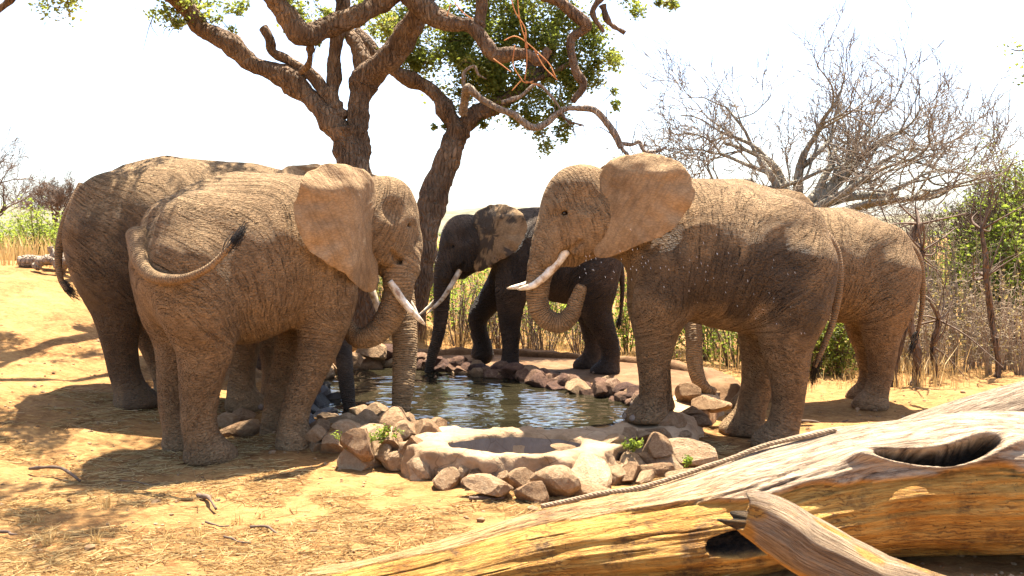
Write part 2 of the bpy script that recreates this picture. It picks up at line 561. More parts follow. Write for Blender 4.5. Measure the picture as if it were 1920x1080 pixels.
M['rim'] = mat_concrete('mud_and_cement', (0.26, 0.155, 0.08), (0.39, 0.255, 0.14), (0.50, 0.36, 0.22), (0.17, 0.095, 0.05))
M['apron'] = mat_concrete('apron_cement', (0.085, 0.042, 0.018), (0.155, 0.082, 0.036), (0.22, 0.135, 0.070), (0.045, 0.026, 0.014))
M['inside'] = mat_concrete('trough_lining', (0.16, 0.125, 0.10), (0.21, 0.17, 0.14), (0.27, 0.22, 0.18), (0.12, 0.09, 0.07))

def build_trough():
    c = np.array([0.03, 9.42])
    th = np.linspace(0, 2 * PI, 160, endpoint=False)
    ct, st = np.cos(th), np.sin(th)
    nz = fbm(np.stack([ct * 2.2, st * 2.2, th * 0], -1), 3, 3)
    front = smooth01(0.15, -0.35, st)
    ri = 1 / np.sqrt((ct / 0.62) ** 2 + (st / np.where(st > 0, 0.40, 0.50)) ** 2) * (1 + 0.03 * nz)
    rim_w = np.where(st > 0, 0.30, 0.20) + 0.16 * np.abs(ct) ** 3 + 0.03 * nz
    ro = ri + rim_w
    prof = [(0.0, -0.45, 0), (0.5, -0.45, 0), (0.95, -0.44, 0), (0.99, -0.38, 0), (1.0, 0.0, 0), (1.005, 0.20, 0), (1.03, 0.235, 0)]
    rows = []
    for k, (f, z, _) in enumerate(prof):
        rows.append((ri * f, np.full_like(ri, z)))
    for f, z in ((0.15, 0.25), (0.5, 0.255), (0.85, 0.25), (0.96, 0.232), (1.0, 0.19), (1.02, 0.10), (1.03, 0.0), (1.05, -0.12), (1.05, -0.3)):
        rows.append((ri + (ro - ri) * f, np.full_like(ri, z)))
    V = []
    for k, (r_, z_) in enumerate(rows):
        P = np.stack([c[0] + r_ * ct, c[1] + r_ * st, z_], -1)
        n_ = fbm(P * 6, 3, 8); n2 = vnoise(P * 17, 9)
        out = k >= len(prof) + 3
        amp = 0.085 if out else (0.012 if k < 6 else 0.018)
        rad = np.stack([ct, st, ct * 0], -1)
        P = P + rad * (amp * n_ + 0.022 * n2)[:, None] * (0 if k == 0 else 1)
        P[:, 2] += (0.016 * n_ + 0.012 * n2) * (1 if k >= 6 else 0.2)
        # the broken-away lip at the right and a nick at the back
        V.append(P)
    V = np.array(V); n0, n1 = V.shape[:2]
    ii = np.arange(n0 * n1).reshape(n0, n1)
    q = np.stack([ii[:-1], np.roll(ii[:-1], -1, 1), np.roll(ii[1:], -1, 1), ii[1:]], -1)
    global TROUGH
    root = TROUGH = empty('cement_trough', (0, 0, 0), 0, 'dry oval cement trough with a broken rim in front of the pool', 'trough')
    ki = 6
    obj('rim_wall', mesh_np('trough_rim', V.reshape(-1, 3), q[ki - 1:].reshape(-1, 4)), M['trough'], root)
    obj('lining', mesh_np('trough_lining', V.reshape(-1, 3), q[:ki - 1].reshape(-1, 4)), M['inside'], root)
build_trough()

def sweep_bank(name, path, width, height, z0, mat, label, cat, seed=0, rough=0.05, down=0.45, n=6, drop=None):
    """a lumpy masonry bank swept along a path; one solid mesh"""
    C = catmull(np.asarray(path, float), n)
    T = np.gradient(C, axis=0); T /= np.linalg.norm(T, axis=1)[:, None]
    Nn = np.stack([-T[:, 1], T[:, 0]], -1)
    prof = [(-1.15, -down), (-1.08, -0.10), (-1.0, 0.45), (-0.88, 0.80), (-0.7, 0.97), (-0.35, 1.0), (0.0, 1.0), (0.35, 1.0), (0.7, 0.97), (0.88, 0.80), (1.0, 0.45), (1.08, -0.10), (1.15, -down)]
    w = width if np.ndim(width) else np.full(len(C), width)
    if np.ndim(width): w = np.interp(np.linspace(0, 1, len(C)), np.linspace(0, 1, len(width)), width)
    endf = np.minimum(1, np.minimum(np.arange(len(C)), np.arange(len(C))[::-1]) / 3.0)
    V = np.zeros((len(C), len(prof), 3))
    for j, (u, v) in enumerate(prof):
        V[:, j, :2] = C[:, :2] + Nn * (w * u)[:, None]
        V[:, j, 2] = (C[:, 2] if C.shape[1] > 2 else z0) + (height * v if v > 0 else v) * (0.3 + 0.7 * endf)
    P = V.reshape(-1, 3)
    P += np.stack([fbm(P * 4.5, 4, seed), fbm(P * 4.5, 4, seed + 40), 0.55 * fbm(P * 4.5, 4, seed + 80)], -1) * rough
    n0, n1 = V.shape[:2]
    ii = np.arange(n0 * n1).reshape(n0, n1)
    q = np.stack([ii[:-1, :-1], ii[1:, :-1], ii[1:, 1:], ii[:-1, 1:]], -1).reshape(-1, 4)
    o = obj(name, mesh_np(name, P, q[:, ::-1]), mat)
    return tag(o, label, cat)
sweep_bank('pool_rim', [(-1.35, 10.12), (-0.75, 10.06), (-0.2, 10.02), (0.4, 10.02), (0.95, 10.06), (1.35, 10.25), (1.55, 10.5), (1.72, 10.9), (1.92, 11.4), (2.15, 11.95), (2.35, 12.4)], [0.15, 0.17, 0.18, 0.18, 0.22, 0.36, 0.40, 0.34, 0.30, 0.30, 0.26], 0.24, 0.0, M['rim'],
           'rough brown mud and cement rim of the pool under the forefeet of an elephant', 'pool rim', 3, 0.055, 0.3, 16)
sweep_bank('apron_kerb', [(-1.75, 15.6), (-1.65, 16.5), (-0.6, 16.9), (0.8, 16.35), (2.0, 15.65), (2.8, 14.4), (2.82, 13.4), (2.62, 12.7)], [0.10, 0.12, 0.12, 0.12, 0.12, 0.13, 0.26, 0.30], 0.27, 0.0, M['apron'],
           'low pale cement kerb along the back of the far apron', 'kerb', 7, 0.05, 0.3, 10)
# the far apron: a cement sheet just above the land
ap_c = APRON.mean(0)
rg_ = np.linspace(0.02, 1.03, 26)
AV = (ap_c + (APRON - ap_c)[None] * rg_[:, None, None])
n0, n1 = AV.shape[:2]
AVf = np.vstack([ap_c, AV.reshape(-1, 2)])
q3 = np.hstack([AVf, np.zeros((len(AVf), 1))])
az = 0.185 + 0.014 * fbm(q3 * 2.0, 3, 6)
ai = 1 + np.arange(n0 * n1).reshape(n0, n1)
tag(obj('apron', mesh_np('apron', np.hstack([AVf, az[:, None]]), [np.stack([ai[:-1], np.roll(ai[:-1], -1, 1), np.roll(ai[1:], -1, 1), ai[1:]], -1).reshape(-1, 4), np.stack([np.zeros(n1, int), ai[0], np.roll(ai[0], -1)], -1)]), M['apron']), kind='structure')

# ------------------------------------------------------------------ rocks
def mat_rock(name, stops):
    nt = NT(name)
    v = nt.coord('Object', warp=0.2, wscale=3)
    info = nt.n('ShaderNodeObjectInfo')
    a = nt.noise(v, 3.0, 6, 0.65); b = nt.noise(v, 14.0, 5, 0.7)
    f = sum_(nt, nt.math('MULTIPLY', a, 0.55), nt.math('MULTIPLY', b, 0.30), nt.math('MULTIPLY', info.outputs['Random'], 0.22))
    col = nt.ramp(f, stops)
    n1 = nt.bump(a, 0.12, 0.6)
    n1 = nt.bump(b, 0.05, 0.8, n1)
    return nt.done(col, 0.9, n1, Specular_IOR_Level=0.25)
M['rock'] = mat_rock('tan_rock', [(0.36, (0.20, 0.108, 0.050)), (0.50, (0.35, 0.212, 0.108)), (0.62, (0.46, 0.305, 0.170)), (0.75, (0.55, 0.41, 0.26))])
M['rock_dark'] = mat_rock('wet_dark_rock', [(0.36, (0.055, 0.030, 0.022)), (0.50, (0.125, 0.062, 0.038)), (0.62, (0.21, 0.115, 0.065)), (0.76, (0.37, 0.25, 0.155))])
M['rock_grey'] = mat_rock('wet_grey_rock', [(0.36, (0.035, 0.034, 0.035)), (0.55, (0.085, 0.075, 0.07)), (0.75, (0.17, 0.14, 0.12))])
M['rock_grey'].node_tree.nodes['Principled BSDF'].inputs['Roughness'].default_value = 0.35

import bmesh
bm_ = bmesh.new()
bmesh.ops.create_icosphere(bm_, subdivisions=3, radius=1.0)
ICO_V = np.array([v.co[:] for v in bm_.verts]); ICO_F = np.array([[v.index for v in f.verts] for f in bm_.faces])
bm_.free()
def rock_mesh(seed, mat, cuts=9, flat=False):
    r_ = np.random.default_rng(seed)
    V = ICO_V.copy()
    for _ in range(cuts):
        n = r_.normal(size=3); n /= np.linalg.norm(n)
        d = r_.uniform(0.40, 0.74)
        s_ = V @ n
        V = V - np.maximum(0, s_ - d)[:, None] * n * 0.985
    V = V * np.array([1.25, 1.0, 0.95])
    V = V + V * (0.07 * vnoise(V * 1.7 + seed, seed) + 0.03 * vnoise(V * 5 + seed, seed))[:, None]
    me = mesh_np('rock', V, ICO_F, False)
    me.materials.append(mat)
    return me
ROCKS = {k: [rock_mesh(100 + 31 * i + j, M[k]) for i in range(10)] for j, k in enumerate(('rock', 'rock_dark', 'rock_grey'))}
rr_ = np.random.default_rng(5)
def rock(pos, size, kind, label, group, squash=None, rz=None):
    o = bpy.data.objects.new('rock', ROCKS[kind][rr_.integers(0, 10)])
    COL.objects.link(o)
    sq = squash or (rr_.uniform(0.85, 1.15), rr_.uniform(0.85, 1.1), rr_.uniform(0.75, 1.0))
    o.scale = tuple(size * np.array(sq))
    o.rotation_euler = (rr_.uniform(-0.25, 0.25), rr_.uniform(-0.25, 0.25), rr_.uniform(0, 6.28) if rz is None else rz)
    o.location = pos
    return tag(o, label, 'rock', group)
def gzz(x, y): return float(land(np.array([x]), np.array([y]), False)[0])
# stones bedded in the outer face of the trough
for k in range(20):
    a_ = math.radians(195 + 150 * (k + rr_.uniform(-0.3, 0.3)) / 19)
    ri_ = 1 / math.sqrt((math.cos(a_) / 0.62) ** 2 + (math.sin(a_) / 0.50) ** 2) + 0.20 + 0.16 * abs(math.cos(a_)) ** 3
    st_ = rock((0.03 + (ri_ - 0.03) * math.cos(a_), 9.42 + (ri_ - 0.03) * math.sin(a_), rr_.uniform(0.0, 0.11)), rr_.uniform(0.07, 0.12), 'rock', 'x', None)
    st_.name = 'stone'
    st_.parent = TROUGH
    for key in ('label', 'category', 'group'):
        if key in st_: del st_[key]
# big single rocks in front, photo pixel of centre / width in pixels
FRONT = [(627, 822, 64, 'squarish smooth tan block, biggest of the left rock pile, beside the green weed', (1.05, 0.9, 0.85)),
         (793, 876, 44, 'blocky tan rock leaning on the left end of the trough wall', None), (845, 886, 54, 'pale egg-shaped tan rock against the front of the trough', (1.0, 0.85, 0.8)),
         (779, 838, 62, 'brown wedge rock propped on the left corner of the trough rim', None),
         (918, 908, 62, 'low flat tan rock sunk in straw before the trough', (1.2, 0.9, 0.6)), (985, 898, 52, 'small tan rock tucked behind the two biggest boulders', None),
         (1000, 917, 54, 'dark-faced brown boulder, front one of the two biggest', (0.95, 0.9, 0.95)), (1043, 905, 66, 'bigger brown boulder with flat top beside the dark-faced one', None),
         (1093, 877, 84, 'wide pale slab rock leaning on the right end of the trough wall', (1.25, 0.9, 0.7)), (1100, 909, 50, 'pale low stone half sunk beside the flat-topped boulder', (1.2, 0.9, 0.6)),
         (1140, 886, 44, 'small tan stone wedged under the pale slab rock', None), (1128, 862, 34, 'rounded tan stone on top of the pale slab rock', None),
         (1152, 836, 52, 'upper brown rock by the grass tuft at the right rim', None), (1184, 862, 62, 'cracked tan rock in the middle of the right rock pile', None),
         (1212, 866, 40, 'small round tan rock beside the cracked one', None), (1238, 876, 50, 'cube-like tan rock with sharp corners', (0.95, 0.95, 0.9)),
         (1232, 843, 60, 'big brown rock at the top of the right rock pile', None), (1285, 852, 70, 'smooth pale rock with a green leaf sprig on it', (1.15, 0.95, 0.8)),
         (1262, 866, 44, 'low tan rock below the pale one with a leaf sprig', None), (1292, 886, 58, 'outermost tan rock of the right pile, beside the fallen log', (1.15, 0.9, 0.7)),
         (1180, 888, 44, 'tan stone at the foot of the cracked rock', None), (1210, 892, 34, 'small dark tan stone in the gap below the right pile', None), (1160, 892, 40, 'pale pebbly stone at the foot of the right pile', None),
         (1060, 840, 30, 'flat tan stone bedded on the right end of the trough rim', (1.3, 0.9, 0.5)),
         (920, 821, 18, 'little broken pale brick end on the back lip of the trough', (1.5, 0.8, 0.5))]
for (px, py, w, lab, sq) in FRONT:
    foot = py + 0.42 * w
    g = hit(px, foot)
    sz = w / FPX * g[1] / 1.45
    zc = g[2] + sz * 0.38
    if 'trough rim' in lab or 'brick' in lab or 'on top' in lab or 'upper' in lab or 'top of' in lab:
        g = W(px, py, 9.3 if 'brick' not in lab else 9.86); zc = g[2]
        sz = w / FPX * g[1] / 1.7
    rock((g[0], g[1] + sz * 0.35, zc), sz, 'rock', lab, 'loose rocks around the trough', sq)
# left pile in front of the pool
LP = [(602, 798, 40), (648, 788, 46), (690, 786, 44), (672, 772, 34), (735, 792, 56), (712, 775, 36), (676, 826, 62), (712, 848, 52), (741, 857, 46), (764, 812, 48), (800, 812, 46), (765, 790, 34), (815, 802, 40), (735, 826, 44),
      (660, 848, 34), (782, 800, 36), (700, 808, 40), (750, 846, 40), (612, 782, 34), (590, 812, 34), (655, 806, 40)]
for (px, py, w) in LP:
    g = hit(px, py + 0.38 * w)
    low = py > 832 or py + 0.3 * w > 862
    Y = g[1] if low else 2.05 * FPX / (py + 0.3 * w - HORIZON)
    c = W(px, py, Y)
    sz = w / FPX * Y / 1.5
    gl = gzz(c[0], c[1])
    z = min(c[2], gl + 0.55 * sz) if low else c[2]
    rock((c[0], c[1], z), sz, 'rock', 'tan rock in the heaped pile left of the trough, where two trunks dip in', 'rocks of the left heap')
    while z - gl > 0.9 * sz:
        z -= 1.0 * sz
        rock((c[0] + rr_.uniform(-0.05, 0.05), c[1] + rr_.uniform(-0.02, 0.08), z), sz * 1.05, 'rock', 'tan rock in the heaped pile left of the trough, where two trunks dip in', 'rocks of the left heap')
for (px, py, w) in [(448, 778, 46), (430, 790, 40), (470, 800, 44), (448, 800, 50)]:
    g = hit(px, py + 0.3 * w)
    rock((g[0], g[1], g[2] + 0.06), w / FPX * g[1] / 1.6, 'rock', 'sunlit tan rock lying between the legs of the elephant with its tail swung sideways', 'rocks under the near elephant')
# wet grey stones by the near foreleg
for (px, py, w) in [(578, 766, 46), (600, 752, 40), (590, 735, 46), (610, 778, 40), (572, 790, 46), (625, 742, 34), (560, 745, 40), (588, 708, 34), (600, 720, 34)]:
    g = ground_pt(px, py, 0.2)
    rock((g[0], g[1], 0.17), w / FPX * g[1] / 1.6, 'rock_grey', 'wet dark grey stone at the left edge of the water beside a foreleg', 'wet grey stones')
# stones lining the far edge and the left bank
def line_rocks(path, n, w, smin, smax, kind, label, group, z=(0.12, 0.30)):
    C = catmull(np.array(path), 10)
    arc = np.concatenate([[0], np.cumsum(np.linalg.norm(np.diff(C, axis=0), axis=1))])
    for k in range(n):
        t = (k + rr_.uniform(-0.4, 0.4)) / n * arc[-1]
        x = np.interp(t, arc, C[:, 0]); y = np.interp(t, arc, C[:, 1])
        off = rr_.uniform(-1, 1)
        zz = z[0] + (z[1] - z[0]) * rr_.uniform(0, 1) * (1 - abs(off) * 0.6)
        kk = kind if not isinstance(kind, tuple) else kind[rr_.integers(0, len(kind))]
        rock((x + off * w * 0.5, y + off * w, zz), rr_.uniform(smin, smax), kk, label, group)
line_rocks([(-1.75, 15.45), (-0.9, 14.95), (0.0, 14.15), (0.75, 13.2), (1.45, 12.25), (1.62, 11.75)], 125, 0.17, 0.09, 0.20, ('rock_dark', 'rock_dark', 'rock_dark', 'rock'), 'small wet reddish stone in the row along the far edge of the pool', 'stones along the far edge')
line_rocks([(-1.75, 15.5), (-2.45, 15.15), (-2.85, 14.0), (-2.80, 12.9), (-2.5, 11.8)], 60, 0.20, 0.13, 0.26, ('rock_dark', 'rock', 'rock'), 'brown stone in the row along the left bank behind the dipped trunks', 'stones along the left bank', (0.12, 0.36))
for (px, py, Y, sz) in [(1132, 720, 12.9, 0.17), (700, 665, 15.2, 0.27), (655, 680, 14.6, 0.2), (640, 655, 15.3, 0.2)]:
    g = W(px, py, Y)
    rock((g[0], g[1], g[2]), sz, 'rock', 'larger pale jagged stone standing out of the row at the water edge', 'larger stones at the water edge')
# stones breaking out of the rim beside the wet-flanked elephant
for (px, py, w, Y) in [(1262, 800, 44, 10.3), (1300, 775, 40, 10.9), (1325, 755, 44, 11.4), (1290, 740, 40, 11.6), (1235, 815, 40, 10.0), (1280, 815, 34, 10.2), (1345, 760, 34, 11.5), (1310, 795, 30, 10.7), (1205, 818, 40, 9.9), (1180, 812, 34, 9.85)]:
    g = W(px, py, Y)
    rock((g[0], g[1], max(g[2], 0.03)), w / FPX * Y / 1.6, 'rock', 'brown stone set in the crumbling rim beside the feet of the wet-flanked elephant', 'stones in the crumbling rim')
# ------------------------------------------------------------------ smooth bodies from a distance field
class Field:
    def __init__(self, lo, hi, h):
        self.lo, self.h = np.array(lo, float), h
        self.dim = np.ceil((np.array(hi) - self.lo) / h).astype(int) + 1
        self.D = np.full(self.dim, 1.0, np.float32)
        self.ax = [(self.lo[i] + h * np.arange(self.dim[i])).astype(np.float32) for i in range(3)]
    def sub(self, lo, hi, pad):
        s = []
        for i in range(3):
            a = max(0, int((lo[i] - pad - self.lo[i]) / self.h))
            b = min(self.dim[i], int((hi[i] + pad - self.lo[i]) / self.h) + 2)
            s.append(slice(a, max(a + 1, b)))
        x, y, z = (self.ax[i][s[i]] for i in range(3))
        return tuple(s), x[:, None, None], y[None, :, None], z[None, None, :]
    def blend(self, s, d, k, sign=1):
        a = self.D[s]
        if sign > 0:
            h = np.clip(0.5 + 0.5 * (d - a) / k, 0, 1)
            self.D[s] = d * (1 - h) + a * h - k * h * (1 - h)
        else:      # carve: max(a, -d)
            b = -d
            h = np.clip(0.5 - 0.5 * (b - a) / k, 0, 1)
            self.D[s] = b * (1 - h) + a * h + k * h * (1 - h)
    def chain(self, P, R, k=0.1, sign=1, yscale=1.0):
        P = np.asarray(P, float); R = np.asarray(R, float)
        rm = R.max()
        s, x, y, z = self.sub(P.min(0) - rm, P.max(0) + rm, k + 0.06)
        best = None
        for i in range(len(P) - 1):
            a, b = P[i], P[i + 1]
            ba = b - a
            L2 = ba.dot(ba) + 1e-9
            t = np.clip(((x - a[0]) * ba[0] + (y - a[1]) * ba[1] + (z - a[2]) * ba[2]) / L2, 0, 1)
            d = np.sqrt((x - a[0] - t * ba[0]) ** 2 + ((y - a[1] - t * ba[1]) / yscale) ** 2 + (z - a[2] - t * ba[2]) ** 2) - (R[i] + t * (R[i + 1] - R[i]))
            best = d if best is None else np.minimum(best, d)
        self.blend(s, best.astype(np.float32), k, sign)
    def ell(self, c, r, k=0.1, sign=1, rot=None):
        c = np.asarray(c, float); r = np.asarray(r, float)
        rm = r.max()
        s, x, y, z = self.sub(c - rm, c + rm, k + 0.06)
        X, Y, Z = x - c[0], y - c[1], z - c[2]
        if rot is not None:
            Rt = np.asarray(rot).T
            X, Y, Z = (Rt[i, 0] * X + Rt[i, 1] * Y + Rt[i, 2] * Z for i in range(3))
        k0 = np.sqrt((X / r[0]) ** 2 + (Y / r[1]) ** 2 + (Z / r[2]) ** 2)
        k1 = np.sqrt((X / r[0] ** 2) ** 2 + (Y / r[1] ** 2) ** 2 + (Z / r[2] ** 2) ** 2) + 1e-6
        self.blend(s, (k0 * (k0 - 1) / k1).astype(np.float32), k, sign)
    def floor(self, lo, hi, z0, k=0.03):
        s, x, y, z = self.sub(lo, hi, 0)
        d = (z0 - z) + 0 * x + 0 * y
        a = self.D[s]
        h = np.clip(0.5 - 0.5 * (d - a) / k, 0, 1)
        self.D[s] = d * (1 - h) + a * h + k * h * (1 - h)
    def mesh(self):
        D = self.D
        ins = D < 0
        nx, ny, nz = np.array(D.shape) - 1
        c = [ins[i:nx + i, j:ny + j, k:nz + k] for i in (0, 1) for j in (0, 1) for k in (0, 1)]
        allc = np.logical_and.reduce(c); anyc = np.logical_or.reduce(c)
        cells = np.argwhere(anyc & ~allc)
        I, J, K = cells.T
        off = [(i, j, k) for i in (0, 1) for j in (0, 1) for k in (0, 1)]
        val = {o: D[I + o[0], J + o[1], K + o[2]] for o in off}
        acc = np.zeros((len(cells), 3)); cnt = np.zeros(len(cells))
        for o in off:
            for ax in range(3):
                if o[ax]: continue
                o2 = list(o); o2[ax] = 1; o2 = tuple(o2)
                a, b = val[o], val[o2]
                m = (a < 0) != (b < 0)
                t = np.where(m, a / np.where(m, a - b, 1), 0)
                p = np.array(o, float)[None, :].repeat(len(cells), 0)
                p[:, ax] += t
                acc += p * m[:, None]; cnt += m
        V = (cells + acc / cnt[:, None]) * self.h + self.lo
        idx = -np.ones((nx, ny, nz), np.int64)
        idx[I, J, K] = np.arange(len(cells))
        quads = []
        for ax in range(3):
            u, v = [(1, 2), (2, 0), (0, 1)][ax]
            sl0 = [slice(None)] * 3; sl1 = [slice(None)] * 3
            sl0[ax] = slice(0, -1); sl1[ax] = slice(1, None)
            A, B = ins[tuple(sl0)], ins[tuple(sl1)]
            e = np.argwhere(A != B)
            ok = (e[:, u] > 0) & (e[:, v] > 0) & (e[:, u] < D.shape[u] - 1) & (e[:, v] < D.shape[v] - 1)
            e = e[ok]
            flip = A[tuple(e.T)]
            q = []
            for du, dv in ((-1, -1), (0, -1), (0, 0), (-1, 0)):
                f = e.copy(); f[:, u] += du; f[:, v] += dv
                q.append(idx[tuple(f.T)])
            q = np.stack(q, 1)
            q[~flip] = q[~flip][:, ::-1]
            quads.append(q)
        Q = np.vstack(quads)
        Q = Q[(Q >= 0).all(1)]
        return V, Q

def rotmat(yaw=0, pitch=0, roll=0):
    """yaw left +, pitch nose down +"""
    return np.array((Matrix.Rotation(yaw, 3, 'Z') @ Matrix.Rotation(pitch, 3, 'Y') @ Matrix.Rotation(roll, 3, 'X')))

TORSO = np.array([  # x, top, bottom, half width
    (-1.29, 1.93, 1.83, 0.06), (-1.25, 2.06, 1.60, 0.26), (-1.16, 2.20, 1.40, 0.41), (-1.01, 2.38, 1.24, 0.54), (-0.80, 2.53, 1.15, 0.62),
    (-0.50, 2.67, 1.12, 0.69), (-0.20, 2.74, 1.15, 0.735), (0.10, 2.76, 1.22, 0.73), (0.40, 2.74, 1.31, 0.66), (0.62, 2.70, 1.42, 0.57),
    (0.80, 2.68, 1.62, 0.50), (0.95, 2.68, 1.90, 0.42), (1.20, 2.68, 2.02, 0.37), (1.38, 2.60, 2.08, 0.30)])

EAR = np.array([(0.02, 0.30), (-0.06, 0.45), (-0.24, 0.52), (-0.46, 0.53), (-0.68, 0.47), (-0.82, 0.34), (-0.87, 0.16), (-0.83, -0.02),
                (-0.72, -0.18), (-0.57, -0.30), (-0.38, -0.38), (-0.20, -0.47), (-0.04, -0.53), (0.07, -0.50), (0.08, -0.30), (0.05, -0.05)])

def ear_mesh(side, s, flare=22, lift=0, wave=0.02, seed=0, outline=EAR, curl=0.0, tilt=0.0, step=0.08):
    """a real ear flap with thickness: u runs back from the head, v up"""
    O = catmull(np.vstack([outline, outline[:1]]), 9)[:-1]
    n = len(O)
    c = np.array([-0.30, 0.05])
    aa = np.linspace(0, 2 * PI, n, endpoint=False)
    rag = fbm(np.stack([np.cos(aa) * 5, np.sin(aa) * 5, aa * 0 + seed], -1), 3, 41) * 0.028 * smooth01(-0.05, -0.3, O[:, 0])
    O = c + (O - c) * (1 + rag)[:, None]
    rings = np.concatenate([np.linspace(0.0, 0.9, 12), [0.95, 0.985, 1.0]])[1:]
    g = (c + (O - c)[None] * rings[:, None, None]).reshape(-1, 2)
    g = np.vstack([c, g])
    u, v = g[:, 0], g[:, 1]
    rr = np.concatenate([[0], np.repeat(rings, n)])
    th = 0.035 * (1 - 0.75 * smooth01(-0.1, -0.8, u)) * np.sqrt(np.clip(1 - rr ** 6, 0.02, 1))
    fl = math.tan(math.radians(flare))
    base = step * smooth01(0.08, -0.42, u) - u * fl + 0.08 * np.sin(np.clip(-u, 0, 1) * 3.2) - curl * smooth01(-0.45, -0.9, u) ** 1.5 * 0.3 - tilt * v
    edge = smooth01(0.55, 1.0, rr)
    base = base + wave * edge * np.sin(np.arctan2(v - 0.05, u + 0.3) * 9 + seed) + 0.012 * vnoise(np.stack([u * 7, v * 7, u * 0 + seed], -1), seed)
    base = base - 0.10 * smooth01(0.30, 0.55, v) * smooth01(0.1, -0.4, u)      # top edge folds back over
    base = base + 0.008 * np.sin(np.arctan2(v - 0.35, u - 0.1) * 26 + 2 * vnoise(np.stack([u * 3, v * 3, u * 0 + 3 + seed], -1), 5)) * smooth01(0.2, 0.7, rr)
    V = np.vstack([np.stack([u, (base + th), v], -1), np.stack([u, (base - th), v], -1)])
    N = len(g)
    idx = 1 + np.arange(len(rings) * n).reshape(len(rings), n)
    q = np.stack([idx[:-1], np.roll(idx[:-1], -1, 1), np.roll(idx[1:], -1, 1), idx[1:]], -1).reshape(-1, 4)
    t = np.stack([np.zeros(n, int), np.roll(idx[0], -1), idx[0]], -1)
    rim = np.stack([idx[-1], np.roll(idx[-1], -1), np.roll(idx[-1], -1) + N, idx[-1] + N], -1)
    Q = np.vstack([q[:, ::-1], q + N, rim[:, ::-1]])
    Tt = np.vstack([t[:, ::-1], t + N])
    V[:, 1] *= side
    if side < 0:
        Q = Q[:, ::-1]; Tt = Tt[:, ::-1]
    if lift: V = V @ rotmat(pitch=lift).T
    return V * s, Q, Tt

def tusk_mesh(P, r0):
    C = catmull(P, 8)
    t = np.linspace(0, 1, len(C))
    R = r0 * (1 - 0.35 * t) * np.sqrt(np.clip(1 - t ** 5, 0.02, 1))
    return tube_arrays(C, R, 14)

